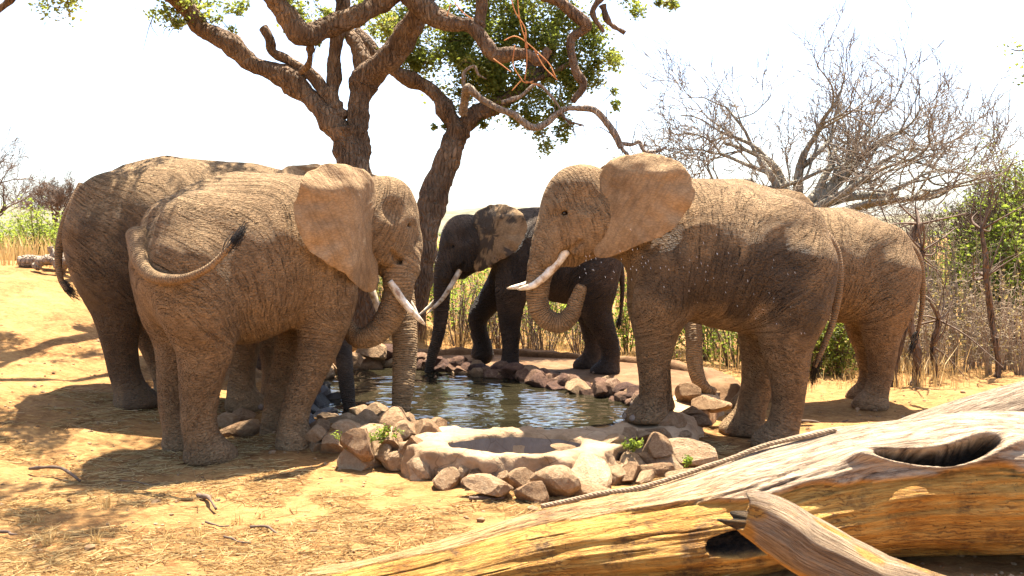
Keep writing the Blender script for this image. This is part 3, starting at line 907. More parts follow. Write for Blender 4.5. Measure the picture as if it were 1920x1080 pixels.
def elephant(label, group, loc, heading, s=1.0, sx=1.0, legs=None, head=None, trunk=None, trunk_r=None, tusks=(), tail=None, tuft=None,
             ears=None, skin='skin', wetfn=None, h=0.021, belly=0.0, nails=True, name='elephant', tail_r=0.055, hollow=0.0, width=1.0):
    loc = np.asarray(loc, float)
    hd = math.radians(heading)
    Rw = rotmat(hd)
    tol = lambda p: Rw.T @ (np.asarray(p, float) - loc)           # world -> own axes
    root = empty(name, loc, hd, label, 'elephant', group)
    head = dict(dict(dx=0, dz=0, yaw=0, pitch=0), **(head or {}))
    Rh = rotmat(math.radians(head['yaw']), math.radians(head['pitch']))
    piv = np.array([1.10, 0, 2.35])
    def H(p):
        p = Rh @ (np.asarray(p, float) - piv) + piv + np.array([head['dx'], 0, head['dz']])
        return p * np.array([s * sx, s, s])
    S3 = np.array([s * sx, s, s])
    def B(p): return np.asarray(p, float) * S3
    tr = np.array([tol(p) for p in trunk])
    tp = np.array(tr)
    allp = np.vstack([tp, [[-1.42 * s * sx, -0.86 * s * width, -0.12], [1.95 * s * sx + 0.15, 0.86 * s * width, 3.05 * s + max(0, head['dz'])]]])
    F = Field(allp.min(0) - 0.2, allp.max(0) + 0.2, h)
    # torso
    tx = catmull(TORSO, 5)
    s_, x, y, z = F.sub(np.array([-1.32 * s * sx, -0.8 * s * width, 1.0 * s]), np.array([1.40 * s * sx, 0.8 * s * width, 2.85 * s]), 0.3)
    xl = np.clip(x / (s * sx), -1.29, 1.38)
    top = np.interp(xl, tx[:, 0], tx[:, 1]) + head['dz'] * 0.55 * smooth01(0.5, 1.3, xl) - hollow * np.exp(-((xl - 0.25) / 0.45) ** 2)
    bot = np.interp(xl, tx[:, 0], tx[:, 2]) - belly * np.exp(-((xl + 0.1) / 0.5) ** 2) + head['dz'] * 0.5 * smooth01(0.5, 1.3, xl)
    wd = np.interp(xl, tx[:, 0], tx[:, 3]) * width
    top, bot, wd = top * s, bot * s, wd * s
    cz = bot + (top - bot) * 0.46
    v = np.where(z > cz, (z - cz) / (top - cz), (z - cz) / (cz - bot))
    we = wd * (1 - 0.14 * np.clip(v, 0, 1) ** 1.5)
    q = (np.abs(y / we) ** 2.25 + np.abs(v) ** 2.25) ** (1 / 2.25)
    d = (q - 1) * np.minimum(we, (top - bot) * 0.5) * 0.9
    xn = x / (s * sx)
    ox = np.where((xn < -1.29) | (xn > 1.38), x - xl * (s * sx), 0.0)
    d = np.where(np.abs(ox) > 0, np.sqrt(np.maximum(d, 0) ** 2 + ox ** 2), d)
    F.blend(s_, d.astype(np.float32), 0.02)
    ys = width
    for sd in (-1, 1):
        F.ell(B((-0.78, sd * 0.33 * ys, 2.18)), np.array([0.36, 0.25, 0.32]) * s, 0.22 * s)       # haunch
        F.ell(B((0.44, sd * 0.36 * ys, 1.86)), np.array([0.30, 0.24, 0.50]) * s, 0.16 * s)       # shoulder blade
    F.chain([B((-1.05, 0, 2.33)), B((-0.7, 0, 2.56)), B((-0.3, 0, 2.67 - hollow * 0.3)), B((0.05, 0, 2.60 - hollow))], np.array([0.07, 0.06, 0.06, 0.05]) * s, 0.12 * s)   # spine ridge
    # legs
    L = dict(dict(rr={}, rl={}, fr={}, fl={}), **(legs or {}))
    feet = []
    for key in ('rr', 'rl', 'fr', 'fl'):
        g = dict(dict(dx=0, dy=0, z=0.0, bend=None), **L[key])
        sd = -1 if key[1] == 'r' else 1
        if key[0] == 'r':
            P = np.array([(-0.84, 0.36, 1.85), (-0.78, 0.40, 1.50), (-0.73, 0.40, 1.10), (-0.77, 0.375, 0.72), (-0.79, 0.35, 0.42), (-0.75, 0.34, 0.20), (-0.70, 0.34, 0.05)])
            Rr = np.array([0.40, 0.385, 0.275, 0.195, 0.165, 0.172, 0.21])
            wgt = np.array([0.0, 0.06, 0.25, 0.6, 0.9, 1.0, 1.0])
        else:
            P = np.array([(0.46, 0.38, 1.85), (0.54, 0.38, 1.50), (0.60, 0.36, 1.15), (0.63, 0.345, 0.80), (0.64, 0.335, 0.45), (0.65, 0.33, 0.20), (0.68, 0.33, 0.05)])
            Rr = np.array([0.33, 0.31, 0.235, 0.18, 0.147, 0.155, 0.197])
            wgt = np.array([0.0, 0.10, 0.30, 0.6, 0.9, 1.0, 1.0])
        P[:, 1] *= ys
        zf = g['z'] / s
        P[:, 0] += wgt * g['dx']; P[:, 1] += wgt * g['dy']
        P[:, 2] = P[:, 2] + np.interp(P[:, 2], [0, 1.5], [zf, 0])
        if g['bend'] is not None:
            P = np.array(g['bend'], float); 
            Rr = np.interp(np.linspace(0, 1, len(P)), np.linspace(0, 1, len(Rr)), Rr)
        P[:, 1] *= sd
        C = catmull(np.hstack([P, Rr[:, None]]), 4)
        F.chain([B(p) for p in C[:, :3]], C[:, 3] * s, 0.11 * s)
        f = B(P[-1]) if g['bend'] is None else B(P[-1])
        if g['bend'] is None:
            zf_w = g['z']
            fc = np.array([f[0] + 0.02 * s, f[1], zf_w])
            F.ell(fc + [0.015 * s, 0, 0.03], np.array([0.235, 0.205, 0.15]) * s * (1.06 if key[0] == 'r' else 1.0), 0.06 * s)
            F.floor(fc - np.array([0.5, 0.4, 0.4]) * s, fc + np.array([0.5, 0.4, 0.0]) * s, zf_w - 0.015, 0.04)
            feet.append((fc, 1 if key[0] == 'r' else 0, key))
    # head
    hk = 0.13 * s
    F.ell(H((1.32, 0, 2.52)), np.array([0.43, 0.34, 0.37]) * s, hk, rot=Rh)                        # skull
    F.chain([H((1.05, 0, 2.36)), H((1.35, 0, 2.40))], np.array([0.40, 0.36]) * s, hk)
    for sd in (-1, 1):
        F.ell(H((1.36, sd * 0.13, 2.70)), np.array([0.27, 0.16, 0.19]) * s, 0.10 * s, rot=Rh)      # crown bumps
        F.ell(H((1.52, sd * 0.225, 2.46)), np.array([0.13, 0.07, 0.08]) * s, 0.08 * s, rot=Rh)     # brow
        F.ell(H((1.36, sd * 0.24, 2.16)), np.array([0.22, 0.12, 0.22]) * s, 0.09 * s, rot=Rh)      # cheek
        F.chain([H((1.50, sd * 0.17, 2.28)), H((1.62, sd * 0.165, 2.06)), H((1.70, sd * 0.165, 1.90))], np.array([0.14, 0.115, 0.085]) * s, 0.07 * s)   # tusk sheath
    F.chain([H((1.30, 0, 2.10)), H((1.46, 0, 1.96)), H((1.62, 0, 1.88))], np.array([0.21, 0.145, 0.075]) * s, 0.06 * s)      # lower jaw
    base = [H((1.42, 0, 2.58)), H((1.54, 0, 2.38)), H((1.64, 0, 2.17))]
    TP = catmull(np.vstack([base, tr]), 8)
    rad = np.concatenate([np.array([0.28, 0.255, 0.22]) * s, np.asarray(trunk_r, float)])
    TR = np.interp(np.linspace(0, 1, len(TP)), np.linspace(0, 1, len(rad)), rad)
    F.chain(TP, TR, 0.07 * s)
    for sd in (-1, 1):
        F.ell(H((1.36, sd * 0.435, 2.53)), np.array([0.13, 0.105, 0.11]) * s, 0.10 * s, -1, rot=Rh)  # temple hollow
        F.chain([H((1.38, sd * 0.33, 2.10)), H((1.47, sd * 0.29, 2.01)), H((1.60, sd * 0.20, 1.955))], np.array([0.022, 0.036, 0.026]) * s, 0.035 * s, -1)   # corner of the mouth
        e = H((1.545, sd * 0.258, 2.39))
        F.ell(e - Rh @ np.array([0, sd * 0.02, 0]) * s, np.array([0.085, 0.035, 0.07]) * s, 0.05 * s, -1, rot=Rh)
        F.ell(e - Rh @ np.array([0, sd * 0.012, 0]) * s, np.array([0.074, 0.046, 0.056]) * s, 0.018 * s, 1, rot=Rh)
        F.ell(e + Rh @ np.array([0.0, sd * 0.045, 0.0]) * s, np.array([0.044, 0.034, 0.024]) * s, 0.012 * s, -1, rot=Rh)
    # nostril end
    tv = TP[-1] - TP[-3]; tv /= np.linalg.norm(tv)
    F.ell(TP[-1] + tv * TR[-1] * 0.95, np.full(3, TR[-1] * 0.5), 0.02, -1)
    V, Q = F.mesh()
    # attributes: distance along trunk, wetness
    arc = np.concatenate([[0], np.cumsum(np.linalg.norm(np.diff(TP, axis=0), axis=1))])
    near = np.full(len(V), 9.0); ring = np.zeros(len(V)); tpar = np.zeros(len(V))
    sel = np.where((V[:, 0] > TP[:, 0].min() - 0.3) & (np.abs(V[:, 1] - np.clip(V[:, 1], TP[:, 1].min(), TP[:, 1].max())) < 0.4) & (V[:, 0] > 0.9 * s))[0]
    for i in range(len(TP) - 1):
        a, b = TP[i], TP[i + 1]
        ba = b - a
        t = np.clip(((V[sel] - a) @ ba) / (ba @ ba), 0, 1)
        dd = np.linalg.norm(V[sel] - a - t[:, None] * ba, axis=1) - (TR[i] + t * (TR[i + 1] - TR[i]))
        m = dd < near[sel]
        near[sel[m]] = dd[m]; ring[sel[m]] = arc[i] + t[m] * (arc[i + 1] - arc[i]); tpar[sel[m]] = i + t[m]
    tmask = smooth01(0.06, 0.015, near) * smooth01(9, 20, tpar)
    # gentle real relief of the hide
    me0 = mesh_np('tmp', V, Q)
    nr = np.empty(len(V) * 3, np.float32); me0.vertices.foreach_get('normal', nr); nr = nr.reshape(-1, 3)
    bpy.data.meshes.remove(me0)
    loc_p = V / s
    lq = loc_p @ rotmat(0.4, 0.5, 0.3).T + 0.15 * np.stack([vnoise(loc_p * 2.3, 61), vnoise(loc_p * 2.3, 62), vnoise(loc_p * 2.3, 63)], -1)
    wob = vnoise(lq * np.array([4.5, 4.5, 2.5]), 3) * 0.009 + vnoise(lq * np.array([14, 14, 5]), 8) * 0.0045
    rg = np.sin(ring * 118.0)
    V = V + nr * ((wob * (1 - 0.8 * tmask)) + tmask * 0.0065 * (np.abs(rg) - 0.5))[:, None]
    me = mesh_np('elephant_body', V, Q)
    attr(me, 'ring', ring); attr(me, 'trunk', tmask)
    lx, lz = loc_p[:, 0] / sx, loc_p[:, 2]
    attr(me, 'legs', smooth01(1.25, 0.85, lz) * (1 - tmask))
    al = (PI / 4) * smooth01(0.15, -0.95, lx) + (PI / 3.2) * smooth01(1.45, 0.85, lz) - 0.35 * smooth01(0.2, 0.8, lx) * smooth01(1.2, 1.8, lz)
    al = al + 0.25 * vnoise(loc_p * 1.1, 91)
    xc, zc = lx + 0.35, lz - 1.75
    attr(me, 'fu', (xc * np.cos(al) + zc * np.sin(al) + 0.35 * loc_p[:, 1]) * s); attr(me, 'fv', (-xc * np.sin(al) + zc * np.cos(al) - 0.6 * loc_p[:, 1] + loc[0]) * s)
    attr(me, 'smoothness', np.maximum(smooth01(0.55, 0.2, loc_p[:, 2]) * 0.45, smooth01(1.0, 1.25, loc_p[:, 0] / sx) * smooth01(1.6, 1.9, loc_p[:, 2]) * 0.45))
    wet = np.zeros(len(V)) if wetfn is None else np.clip(wetfn(loc_p), 0, 1)
    attr(me, 'wet', wet)
    body = obj('body', me, M[skin], root)
    # eyes
    for sd in (-1, 1):
        e = H((1.545, sd * 0.258, 2.39)) + Rh @ np.array([0, sd * 0.012, 0]) * s
        u_, v_ = np.meshgrid(np.linspace(0, 2 * PI, 12, endpoint=False), np.linspace(0, PI, 7), indexing='ij')
        mb = MB()
        P = np.stack([np.zeros(5), np.linspace(-1, 1, 5), np.zeros(5)], -1) * 0.034 * s
        mb.tube(e + P, 0.034 * s * np.sqrt(np.clip(1 - np.linspace(-1, 1, 5) ** 2, 0.03, 1)), 12)
        obj('eye', mb.mesh('eye'), M['eye'], root)
    # ears
    ee = dict(dict(flare=19, step=0.15, lift=0, curl=0, tilt=0.04, wave=0.02, outline=EAR), **(ears or {}))
    for sd, extra in ((-1, (ears or {}).get('right', {})), (1, (ears or {}).get('left', {}))):
        e2 = {k: v for k, v in ee.items() if k not in ('right', 'left')}
        e2.update(extra)
        eo = e2.pop('off', (0, 0, 0)); es = e2.pop('size', 1.0); wf = e2.pop('wetfn', None); esm = e2.pop('mat', skin)
        Ve, Qe, Te = ear_mesh(sd, s * es, seed=sd * 3 + int(abs(loc[0]) * 10), **e2)
        Ve = (Rh @ Ve.T).T + H((1.17 + eo[0], sd * (0.30 + eo[1]), 2.46 + eo[2]))
        mee = mesh_np('elephant_ear', Ve, [Qe, Te])
        attr(mee, 'smoothness', np.full(len(Ve), 0.95)); attr(mee, 'fu', Ve[:, 0] + 0.5 * Ve[:, 2]); attr(mee, 'fv', Ve[:, 2]); attr(mee, 'legs', np.zeros(len(Ve))); attr(mee, 'ring', np.zeros(len(Ve))); attr(mee, 'trunk', np.zeros(len(Ve)))
        attr(mee, 'wet', np.zeros(len(Ve)) if wf is None else np.clip(wf(Ve / s), 0, 1))
        obj('ear', mee, M[esm], root)
    # tusks
    for pts, r0 in tusks:
        P = [tol(p) for p in pts]
        Vt, Qt, Tt = tusk_mesh(P, r0)
        obj('tusk', mesh_np('elephant_tusk', Vt, [Qt, Tt]), M['ivory'], root)
    # tail
    if tail is not None:
        P = np.array([tol(p) for p in tail])
        C = catmull(P, 8)
        t = np.linspace(0, 1, len(C))
        R = tail_r * s * (1.35 * (1 - t) ** 2.2 + 0.42)
        mb = MB()
        Vt, Qt, Tt = tube_arrays(C, R, 14)
        arc = np.concatenate([[0], np.cumsum(np.linalg.norm(np.diff(C, axis=0), axis=1))])
        mt = mesh_np('elephant_tail', Vt, [Qt, Tt])
        rg = np.concatenate([np.repeat(arc, 14), [0, arc[-1]]])
        attr(mt, 'ring', rg); attr(mt, 'trunk', np.full(len(Vt), 0.7)); attr(mt, 'smoothness', np.full(len(Vt), 0.5)); attr(mt, 'wet', np.full(len(Vt), 0.15 if skin == 'skin' else 0.6))
        to = obj('tail', mt, M[skin], root)
        if tuft is not None:
            e0 = C[-1]; e1 = tol(tuft)
            d = e1 - e0
            mb = MB()
            rg_ = np.random.default_rng(int(abs(loc[0]) * 100))
            for k in range(90):
                st = C[-1 - rg_.integers(0, max(2, len(C) // 5))] + rg_.normal(0, 0.012, 3)
                en = st + d * rg_.uniform(0.5, 1.05) + rg_.normal(0, 0.022, 3)
                mid = (st + en) / 2 + rg_.normal(0, 0.015, 3)
                mb.tube(catmull([st, mid, en], 3), np.linspace(0.005, 0.0015, 7), 3, False)
            tag(obj('tail_hair', mb.mesh('tail_hair'), M['hair'], to), kind='stuff')
    # toenails on the feet
    if nails:
        for fc, rear, key in feet:
            for a in ((-48, -16, 16, 48) if not rear else (-34, 0, 34)):
                aa = math.radians(a)
                c = fc + np.array([0.015 * s + 0.232 * s * math.cos(aa), 0.202 * s * math.sin(aa), 0.045 * s])
                nrm_ = np.array([math.cos(aa), math.sin(aa), 0.0])
                mb = MB()
                zz = np.linspace(-1, 1, 6)
                rr = np.sqrt(np.clip(1 - zz ** 2, 0.02, 1))
                Vn, Qn, Tn = tube_arrays(np.stack([zz * 0, zz * 0, zz], -1), rr, 10)
                tv_ = np.array([-nrm_[1], nrm_[0], 0])
                Vn = c + Vn[:, :1] * 0.011 * s * nrm_ + Vn[:, 1:2] * 0.036 * s * tv_ + Vn[:, 2:3] * np.array([-0.3 * nrm_[0], -0.3 * nrm_[1], 1]) * 0.034 * s
                mb.add(Vn, Qn, Tn)
                obj('toenail', mb.mesh('toenail'), M['nail'], root)
    return root

def blob(c, r):
    c, r = np.array(c), np.array(r)
    return lambda p: smooth01(1.45, 0.65, np.sqrt((((p - c) / r) ** 2).sum(1)) + 0.45 * fbm(p * np.array([5, 5, 3.0]), 3, 5))

HERD = 'elephants drinking around the water hole'
def herd():
    # --- E4: bull-sized elephant on the right of the pool, spraying itself
    Y4 = 10.72
    p = lambda x, y, d=0.0: W(x, y, Y4 + d)
    f1 = blob((-0.25, 0.6, 1.72), (0.85, 0.7, 0.36)); f2 = blob((0.50, 0.5, 1.75), (0.30, 0.5, 0.35)); f3 = blob((-0.80, 0.5, 1.45), (0.22, 0.5, 0.5))
    f4 = blob((0.6, -0.2, 0.7), (0.35, 0.30, 0.6))
    elephant('light brown elephant with wet flank, curled trunk and forefeet on the pool rim', HERD,
             (2.12, Y4, 0.0), 180, 1.015,
             legs=dict(fl=dict(z=0.27, dx=0.0), fr=dict(z=0.27, dx=-0.16), rl=dict(dx=0.06, dy=0.02), rr=dict(dx=0.24)),
             trunk=[p(1021, 482), p(1010, 525), p(1008, 565), p(1020, 594), p(1048, 606), p(1069, 592), p(1080, 566), p(1089, 541)],
             trunk_r=[0.165, 0.132, 0.118, 0.112, 0.108, 0.096, 0.082, 0.068],
             tusks=[([p(1062, 470, -.17), p(1036, 503, -.20), p(1003, 533, -.20), p(970, 543, -.14)], 0.052), ([p(1062, 470, .17), p(1030, 505, .20), p(990, 532, .20), p(950, 541, .14)], 0.052)],
             tail=[p(1535, 440), p(1562, 470), p(1572, 530, -.08), p(1562, 600, -.12), p(1540, 660, -.15), p(1527, 688, -.15)], tuft=p(1518, 732), tail_r=0.062,
             ears=dict(left=dict(flare=18)), wetfn=lambda q: 0.85 * np.maximum(np.maximum(f1(q), f2(q) * 0.8), f3(q)) + 0.35 * f4(q), h=0.020)
    # --- E2: nearest on the left, seen from behind its right hip
    O2 = np.array([-2.57, 10.39, 0.0])
    elephant('dusty brown elephant with its tail swung sideways across its rump', HERD,
             O2, 33, 1.03,
             legs=dict(rr=dict(dx=0.02), rl=dict(dx=-0.02), fr=dict(dx=-0.48), fl=dict(dx=-0.42)),
             head=dict(yaw=-5, pitch=4, dz=-0.12, dx=-0.10),
             trunk=[W(748, 508, 11.02), W(746, 550, 10.98), W(731, 592, 10.95), W(703, 625, 10.95), W(671, 634, 10.97), W(650, 610, 11.0), W(638, 572, 11.05)],
             trunk_r=[0.185, 0.165, 0.15, 0.13, 0.108, 0.088, 0.062],
             tusks=[([W(733, 528, 10.86), W(752, 560, 10.80), W(775, 587, 10.78), W(798, 610, 10.82)], 0.050), ([W(745, 535, 11.25), W(765, 562, 11.3), W(785, 592, 11.3)], 0.04)],
             tail=[W(258, 440, 9.66), W(262, 485, 9.40), W(285, 517, 9.22), W(335, 524, 9.05), W(385, 506, 8.95), W(420, 475, 8.92), W(436, 455, 8.92)], tuft=W(468, 418, 8.94), tail_r=0.062,
             ears=dict(right=dict(flare=13, step=0.31, size=1.18, tilt=-0.03, off=(0,0,-0.17)), flare=30), h=0.020, belly=0.10)
    # --- E1: the big one behind it
    g1 = blob((-0.75, -0.4, 1.2), (0.45, 0.6, 0.9)); g2 = blob((-0.4, -0.4, 0.5), (0.3, 0.4, 0.5))
    elephant('biggest elephant, with the highest back, behind the one with its tail swung sideways', HERD,
             (-3.84, 12.15, 0.17), 7, 1.09, sx=1.09,
             legs=dict(rr=dict(dx=0.16, z=0.02), rl=dict(dx=0.40, z=0.02), fr=dict(dx=-0.16, z=-0.05), fl=dict(dx=0.1, z=-0.05)),
             head=dict(dx=0.33, dz=-0.31, pitch=8),
             trunk=[W(742, 500, 12.05), W(752, 560, 11.95), W(759, 630, 11.8), W(758, 690, 11.7), W(755, 735, 11.6), W(749, 790, 11.55)],
             trunk_r=[0.19, 0.165, 0.148, 0.14, 0.125, 0.095],
             tusks=[([W(680, 500, 11.85), W(700, 553, 11.8), W(722, 610, 11.8), W(748, 656, 11.85)], 0.05)],
             tail=[W(165, 355, 11.95), W(143, 385, 11.85), W(122, 425, 11.8), W(110, 475, 11.75), W(113, 520, 11.7), W(126, 545, 11.65)], tuft=W(152, 568, 11.6), tail_r=0.07,
             ears=dict(flare=30, size=1.08, off=(0.12, 0, -0.14)), wetfn=lambda q: 0.7 * np.maximum(g1(q), g2(q)), h=0.023, hollow=0.07)
    # --- E3: the dark wet one across the pool, one forefoot lifted
    Y3 = 14.8
    r = lambda x, y, d=0.0: W(x, y, Y3 + d)
    loc3 = np.array([0.50, Y3, 0.18])
    def l3(x, y, d):        # pixel to own axes / scale
        q = rotmat(PI).T @ (W(x, y, Y3 + d) - loc3) / 0.88
        return (q[0], abs(q[1]), q[2])
    wet3 = lambda q: 0.55 + 0.95 * fbm(q * np.array([2.4, 2.4, 1.8]), 4, 11) - 0.25 * smooth01(2.2, 2.6, q[:, 2])
    ear3 = lambda q: smooth01(-0.05, 0.2, fbm(q * np.array([6.5, 6.5, 5.5]), 4, 31, 0.7) - 0.45 * smooth01(1.1, 0.75, q[:, 0]) - 0.3 * smooth01(2.0, 2.5, q[:, 2]) + 0.30)
    elephant('dark wet elephant on the far concrete apron lifting one forefoot', HERD,
             loc3, 180, 0.88,
             legs=dict(fl=dict(dx=-0.05), fr=dict(bend=[l3(972, 470, .3), l3(950, 520, .32), l3(925, 555, .32), l3(898, 592, .32), l3(898, 620, .32), l3(905, 645, .32), l3(905, 663, .32)]),
                       rl=dict(dx=-0.30), rr=dict(dx=-0.06)),
             head=dict(dx=0.0, dz=-0.24, pitch=6),
             trunk=[r(835, 500), r(829, 545), r(827, 590), r(821, 630), r(811, 665), r(803, 700)],
             trunk_r=[0.165, 0.130, 0.108, 0.092, 0.078, 0.062],
             tusks=[([r(866, 500, -.16), r(846, 535, -.18), r(828, 562, -.18), r(800, 589, -.14)], 0.043), ([r(850, 510, .16), r(828, 548, .19), r(808, 572, .19), r(784, 592, .14)], 0.043)],
             tail=[r(1150, 470), r(1163, 500), r(1167, 545), r(1164, 585), r(1160, 600)], tuft=r(1157, 622),
             ears=dict(left=dict(flare=22, wetfn=ear3, mat='skin'), wetfn=ear3), skin='skin_wet', wetfn=wet3, h=0.022)
    # --- E5: behind E4, only its rump, trunk and legs show
    Y5 = 12.95
    t = lambda x, y, d=0.0: W(x, y, Y5 + d)
    elephant('sandy brown elephant mostly hidden behind the one with the wet flank', HERD,
             (4.02, Y5, 0.0), 180, 0.925,
             legs=dict(rl=dict(dx=0.10), rr=dict(dx=-0.04), fl=dict(dx=0.42), fr=dict(dx=0.12)),
             trunk=[t(1300, 520, -.2), t(1298, 570, -.3), t(1301, 630, -.5), t(1302, 678, -.6), t(1310, 712, -.7), t(1324, 729, -.75), t(1337, 734, -.75)],
             trunk_r=[0.15, 0.12, 0.105, 0.10, 0.088, 0.07, 0.055],
             tusks=[([t(1345, 520, -.2), t(1325, 560, -.25), t(1298, 587, -.25)], 0.04)],
             tail=[t(1694, 455), t(1720, 485), t(1730, 540), t(1725, 600), t(1712, 648)], tuft=t(1702, 672), tail_r=0.06,
             ears=dict(flare=18), h=0.024)
    # --- E6: beyond the big one; only trunk, tusk and a bit of leg show
    elephant('dark elephant hidden beyond the biggest one, only its slim wet trunk reaching into the pool', HERD,
             (-3.95, 14.0, 0.36), 3, 0.85,
             head=dict(dx=0.02, dz=-0.52, pitch=10, yaw=-10),
             trunk=[W(622, 520, 13.6), W(632, 565, 13.1), W(641, 620, 12.6), W(646, 680, 12.1), W(651, 730, 11.8), W(657, 780, 11.6)],
             trunk_r=[0.14, 0.12, 0.11, 0.10, 0.09, 0.065],
             tusks=[([W(590, 545, 13.5), W(607, 582, 13.45), W(632, 625, 13.4)], 0.042)],
             tail=[(-5.05, 14.0, 2.0), (-5.12, 14.0, 1.7), (-5.1, 14.0, 1.3), (-5.05, 14.0, 1.0)], ears=dict(flare=14), skin='skin_wet', wetfn=wet3, h=0.027, nails=False)
herd()
def spray():
    """drops flung from the curled trunk over the flank"""
    r2 = np.random.default_rng(17)
    mb = MB()
    for k in range(80):
        px = 1085 + 430 * r2.uniform(0, 1) ** 1.1; t = (px - 1085) / 430
        py = 505 - 260 * t * (1 - t) * r2.uniform(0.2, 1.0) + 160 * t * r2.uniform(0, 1) + r2.normal(0, 14)
        c = W(px, py, 9.75 + r2.uniform(-0.25, 0.15))
        d = np.array([0.25, 0.0, -1.0]) * r2.uniform(0.004, 0.013)
        mb.tube(np.array([c - d, c, c + d]), np.array([0.0005, 0.0014, 0.0006]), 5, False)
    tag(obj('water_spray', mb.mesh('water_spray'), M['drop']), 'spray of water drops falling past the wet flank', 'water drops', kind='stuff')
M['drop'] = mat_simple('water_drop', (0.85, 0.87, 0.90), (0.95, 0.95, 0.97), 5, 0.05, 0, spec=1.0)
spray()
# ------------------------------------------------------------------ trees and bush
def mat_bark(name, c0, c1, c2, scale=1.0):
    nt = NT(name)
    v = nt.coord('Object', scale=(1, 1, 0.28), warp=0.12, wscale=3)
    a = nt.noise(v, 9 * scale, 6, 0.7); e = nt.rmap(nt.vor(v, 16 * scale), 0.0, 0.25)
    big = nt.noise(nt.coord('Object'), 1.5, 4)
    col = nt.ramp(nt.math('ADD', nt.math('MULTIPLY', a, 0.55), nt.math('MULTIPLY', big, 0.45)), [(0.35, c0), (0.5, c1), (0.66, c2)])
    n1 = nt.bump(e, 0.05, 0.9)
    n1 = nt.bump(a, 0.04, 0.8, n1)
    return nt.done(col, 0.95, n1, Specular_IOR_Level=0.15)
M['bark'] = mat_bark('brown_bark', (0.075, 0.046, 0.028), (0.165, 0.105, 0.064), (0.30, 0.205, 0.13))
M['bark_grey'] = mat_bark('grey_bark', (0.17, 0.145, 0.11), (0.31, 0.27, 0.20), (0.46, 0.41, 0.32))
M['deadwood'] = mat_bark('dead_wood', (0.20, 0.145, 0.10), (0.33, 0.25, 0.18), (0.47, 0.37, 0.27))
M['twig'] = mat_simple('dark_twig', (0.075, 0.048, 0.032), (0.17, 0.115, 0.078), 8, 0.9, 0)
M['twig_grey'] = mat_simple('grey_twig', (0.12, 0.088, 0.062), (0.26, 0.205, 0.15), 8, 0.9, 0)
M['twig_pale'] = mat_simple('pale_twig', (0.22, 0.155, 0.10), (0.38, 0.29, 0.19), 8, 0.9, 0)

def mat_leaf(name, stops, trans=0.45, tc=(0.30, 0.36, 0.03)):
    nt = NT(name)
    at = nt.attr('tint')
    col = nt.ramp(at, stops)
    nt.l(col, nt.b.inputs['Base Color'])
    nt.b.inputs['Roughness'].default_value = 0.55
    nt.b.inputs['Specular IOR Level'].default_value = 0.25
    tr = nt.n('ShaderNodeBsdfTranslucent')
    nt.l(nt.mix(0.5, col, tc), tr.inputs['Color'])
    mx = nt.n('ShaderNodeMixShader')
    mx.inputs[0].default_value = trans
    nt.l(nt.b.outputs[0], mx.inputs[1]); nt.l(tr.outputs[0], mx.inputs[2])
    nt.l(mx.outputs[0], nt.out.inputs['Surface'])
    return nt.m
M['leaf'] = mat_leaf('tree_leaf', [(0.0, (0.055, 0.080, 0.016)), (0.5, (0.125, 0.155, 0.030)), (0.85, (0.21, 0.21, 0.045)), (1.0, (0.30, 0.22, 0.06))], 0.5, (0.42, 0.46, 0.06))
M['leaf_bright'] = mat_leaf('bush_leaf', [(0.0, (0.07, 0.12, 0.018)), (0.5, (0.14, 0.20, 0.030)), (1.0, (0.26, 0.28, 0.06))], 0.55, (0.42, 0.50, 0.06))
M['leaf_dry'] = mat_leaf('dry_leaf', [(0.0, (0.18, 0.13, 0.04)), (0.5, (0.30, 0.23, 0.08)), (1.0, (0.42, 0.33, 0.13))], 0.4, (0.5, 0.36, 0.12))
M['straw'] = mat_leaf('dry_grass', [(0.0, (0.15, 0.080, 0.028)), (0.2, (0.27, 0.160, 0.055)), (0.5, (0.43, 0.285, 0.11)), (1.0, (0.58, 0.43, 0.20))], 0.35, (0.56, 0.37, 0.14))

def leaves_mesh(name, C, size, seed, flat=0.0, tint=None):
    """C (n,3) leaf positions -> one mesh of small folded leaves"""
    r_ = np.random.default_rng(seed)
    n = len(C)
    a = r_.normal(size=(n, 3)); a[:, 2] *= 0.6; a /= np.linalg.norm(a, axis=1)[:, None]
    b = np.cross(a, r_.normal(size=(n, 3))); b /= np.linalg.norm(b, axis=1)[:, None]
    c = np.cross(a, b)
    s_ = size * r_.uniform(0.6, 1.3, n)[:, None]
    base = C - a * s_ * 0.5; tip = C + a * s_ * 0.5
    l = C + b * s_ * 0.30 + c * s_ * 0.10; r2 = C - b * s_ * 0.30 + c * s_ * 0.10
    V = np.stack([base, l, tip, r2], 1).reshape(-1, 3)
    i = np.arange(n)[:, None] * 4
    T = np.vstack([i + np.array([[0, 1, 2]]), i + np.array([[0, 2, 3]])])
    me = mesh_np(name, V, T, False)
    t = r_.uniform(0, 1, n) if tint is None else np.clip(tint + r_.normal(0, 0.18, n), 0, 1)
    attr(me, 'tint', np.repeat(t, 4))
    return me

def cluster_points(cl, dens, seed, zsq=0.8):
    r_ = np.random.default_rng(seed)
    out, tints, seeds = [], [], []
    for (c, rad) in cl:
        nsub = max(3, int(9 * (rad / 0.45)))
        sub = np.asarray(c) + r_.normal(0, rad * 0.52, (nsub, 3)) * np.array([1, 1, zsq])
        for q in sub:
            k = r_.poisson(dens * (rad / 0.5))
            p = q + r_.normal(0, rad * 0.27, (k, 3))
            out.append(p); tints.append(np.full(k, r_.uniform(0.2, 0.85))); seeds.append(q)
    return np.vstack(out), np.concatenate(tints), np.array(seeds)

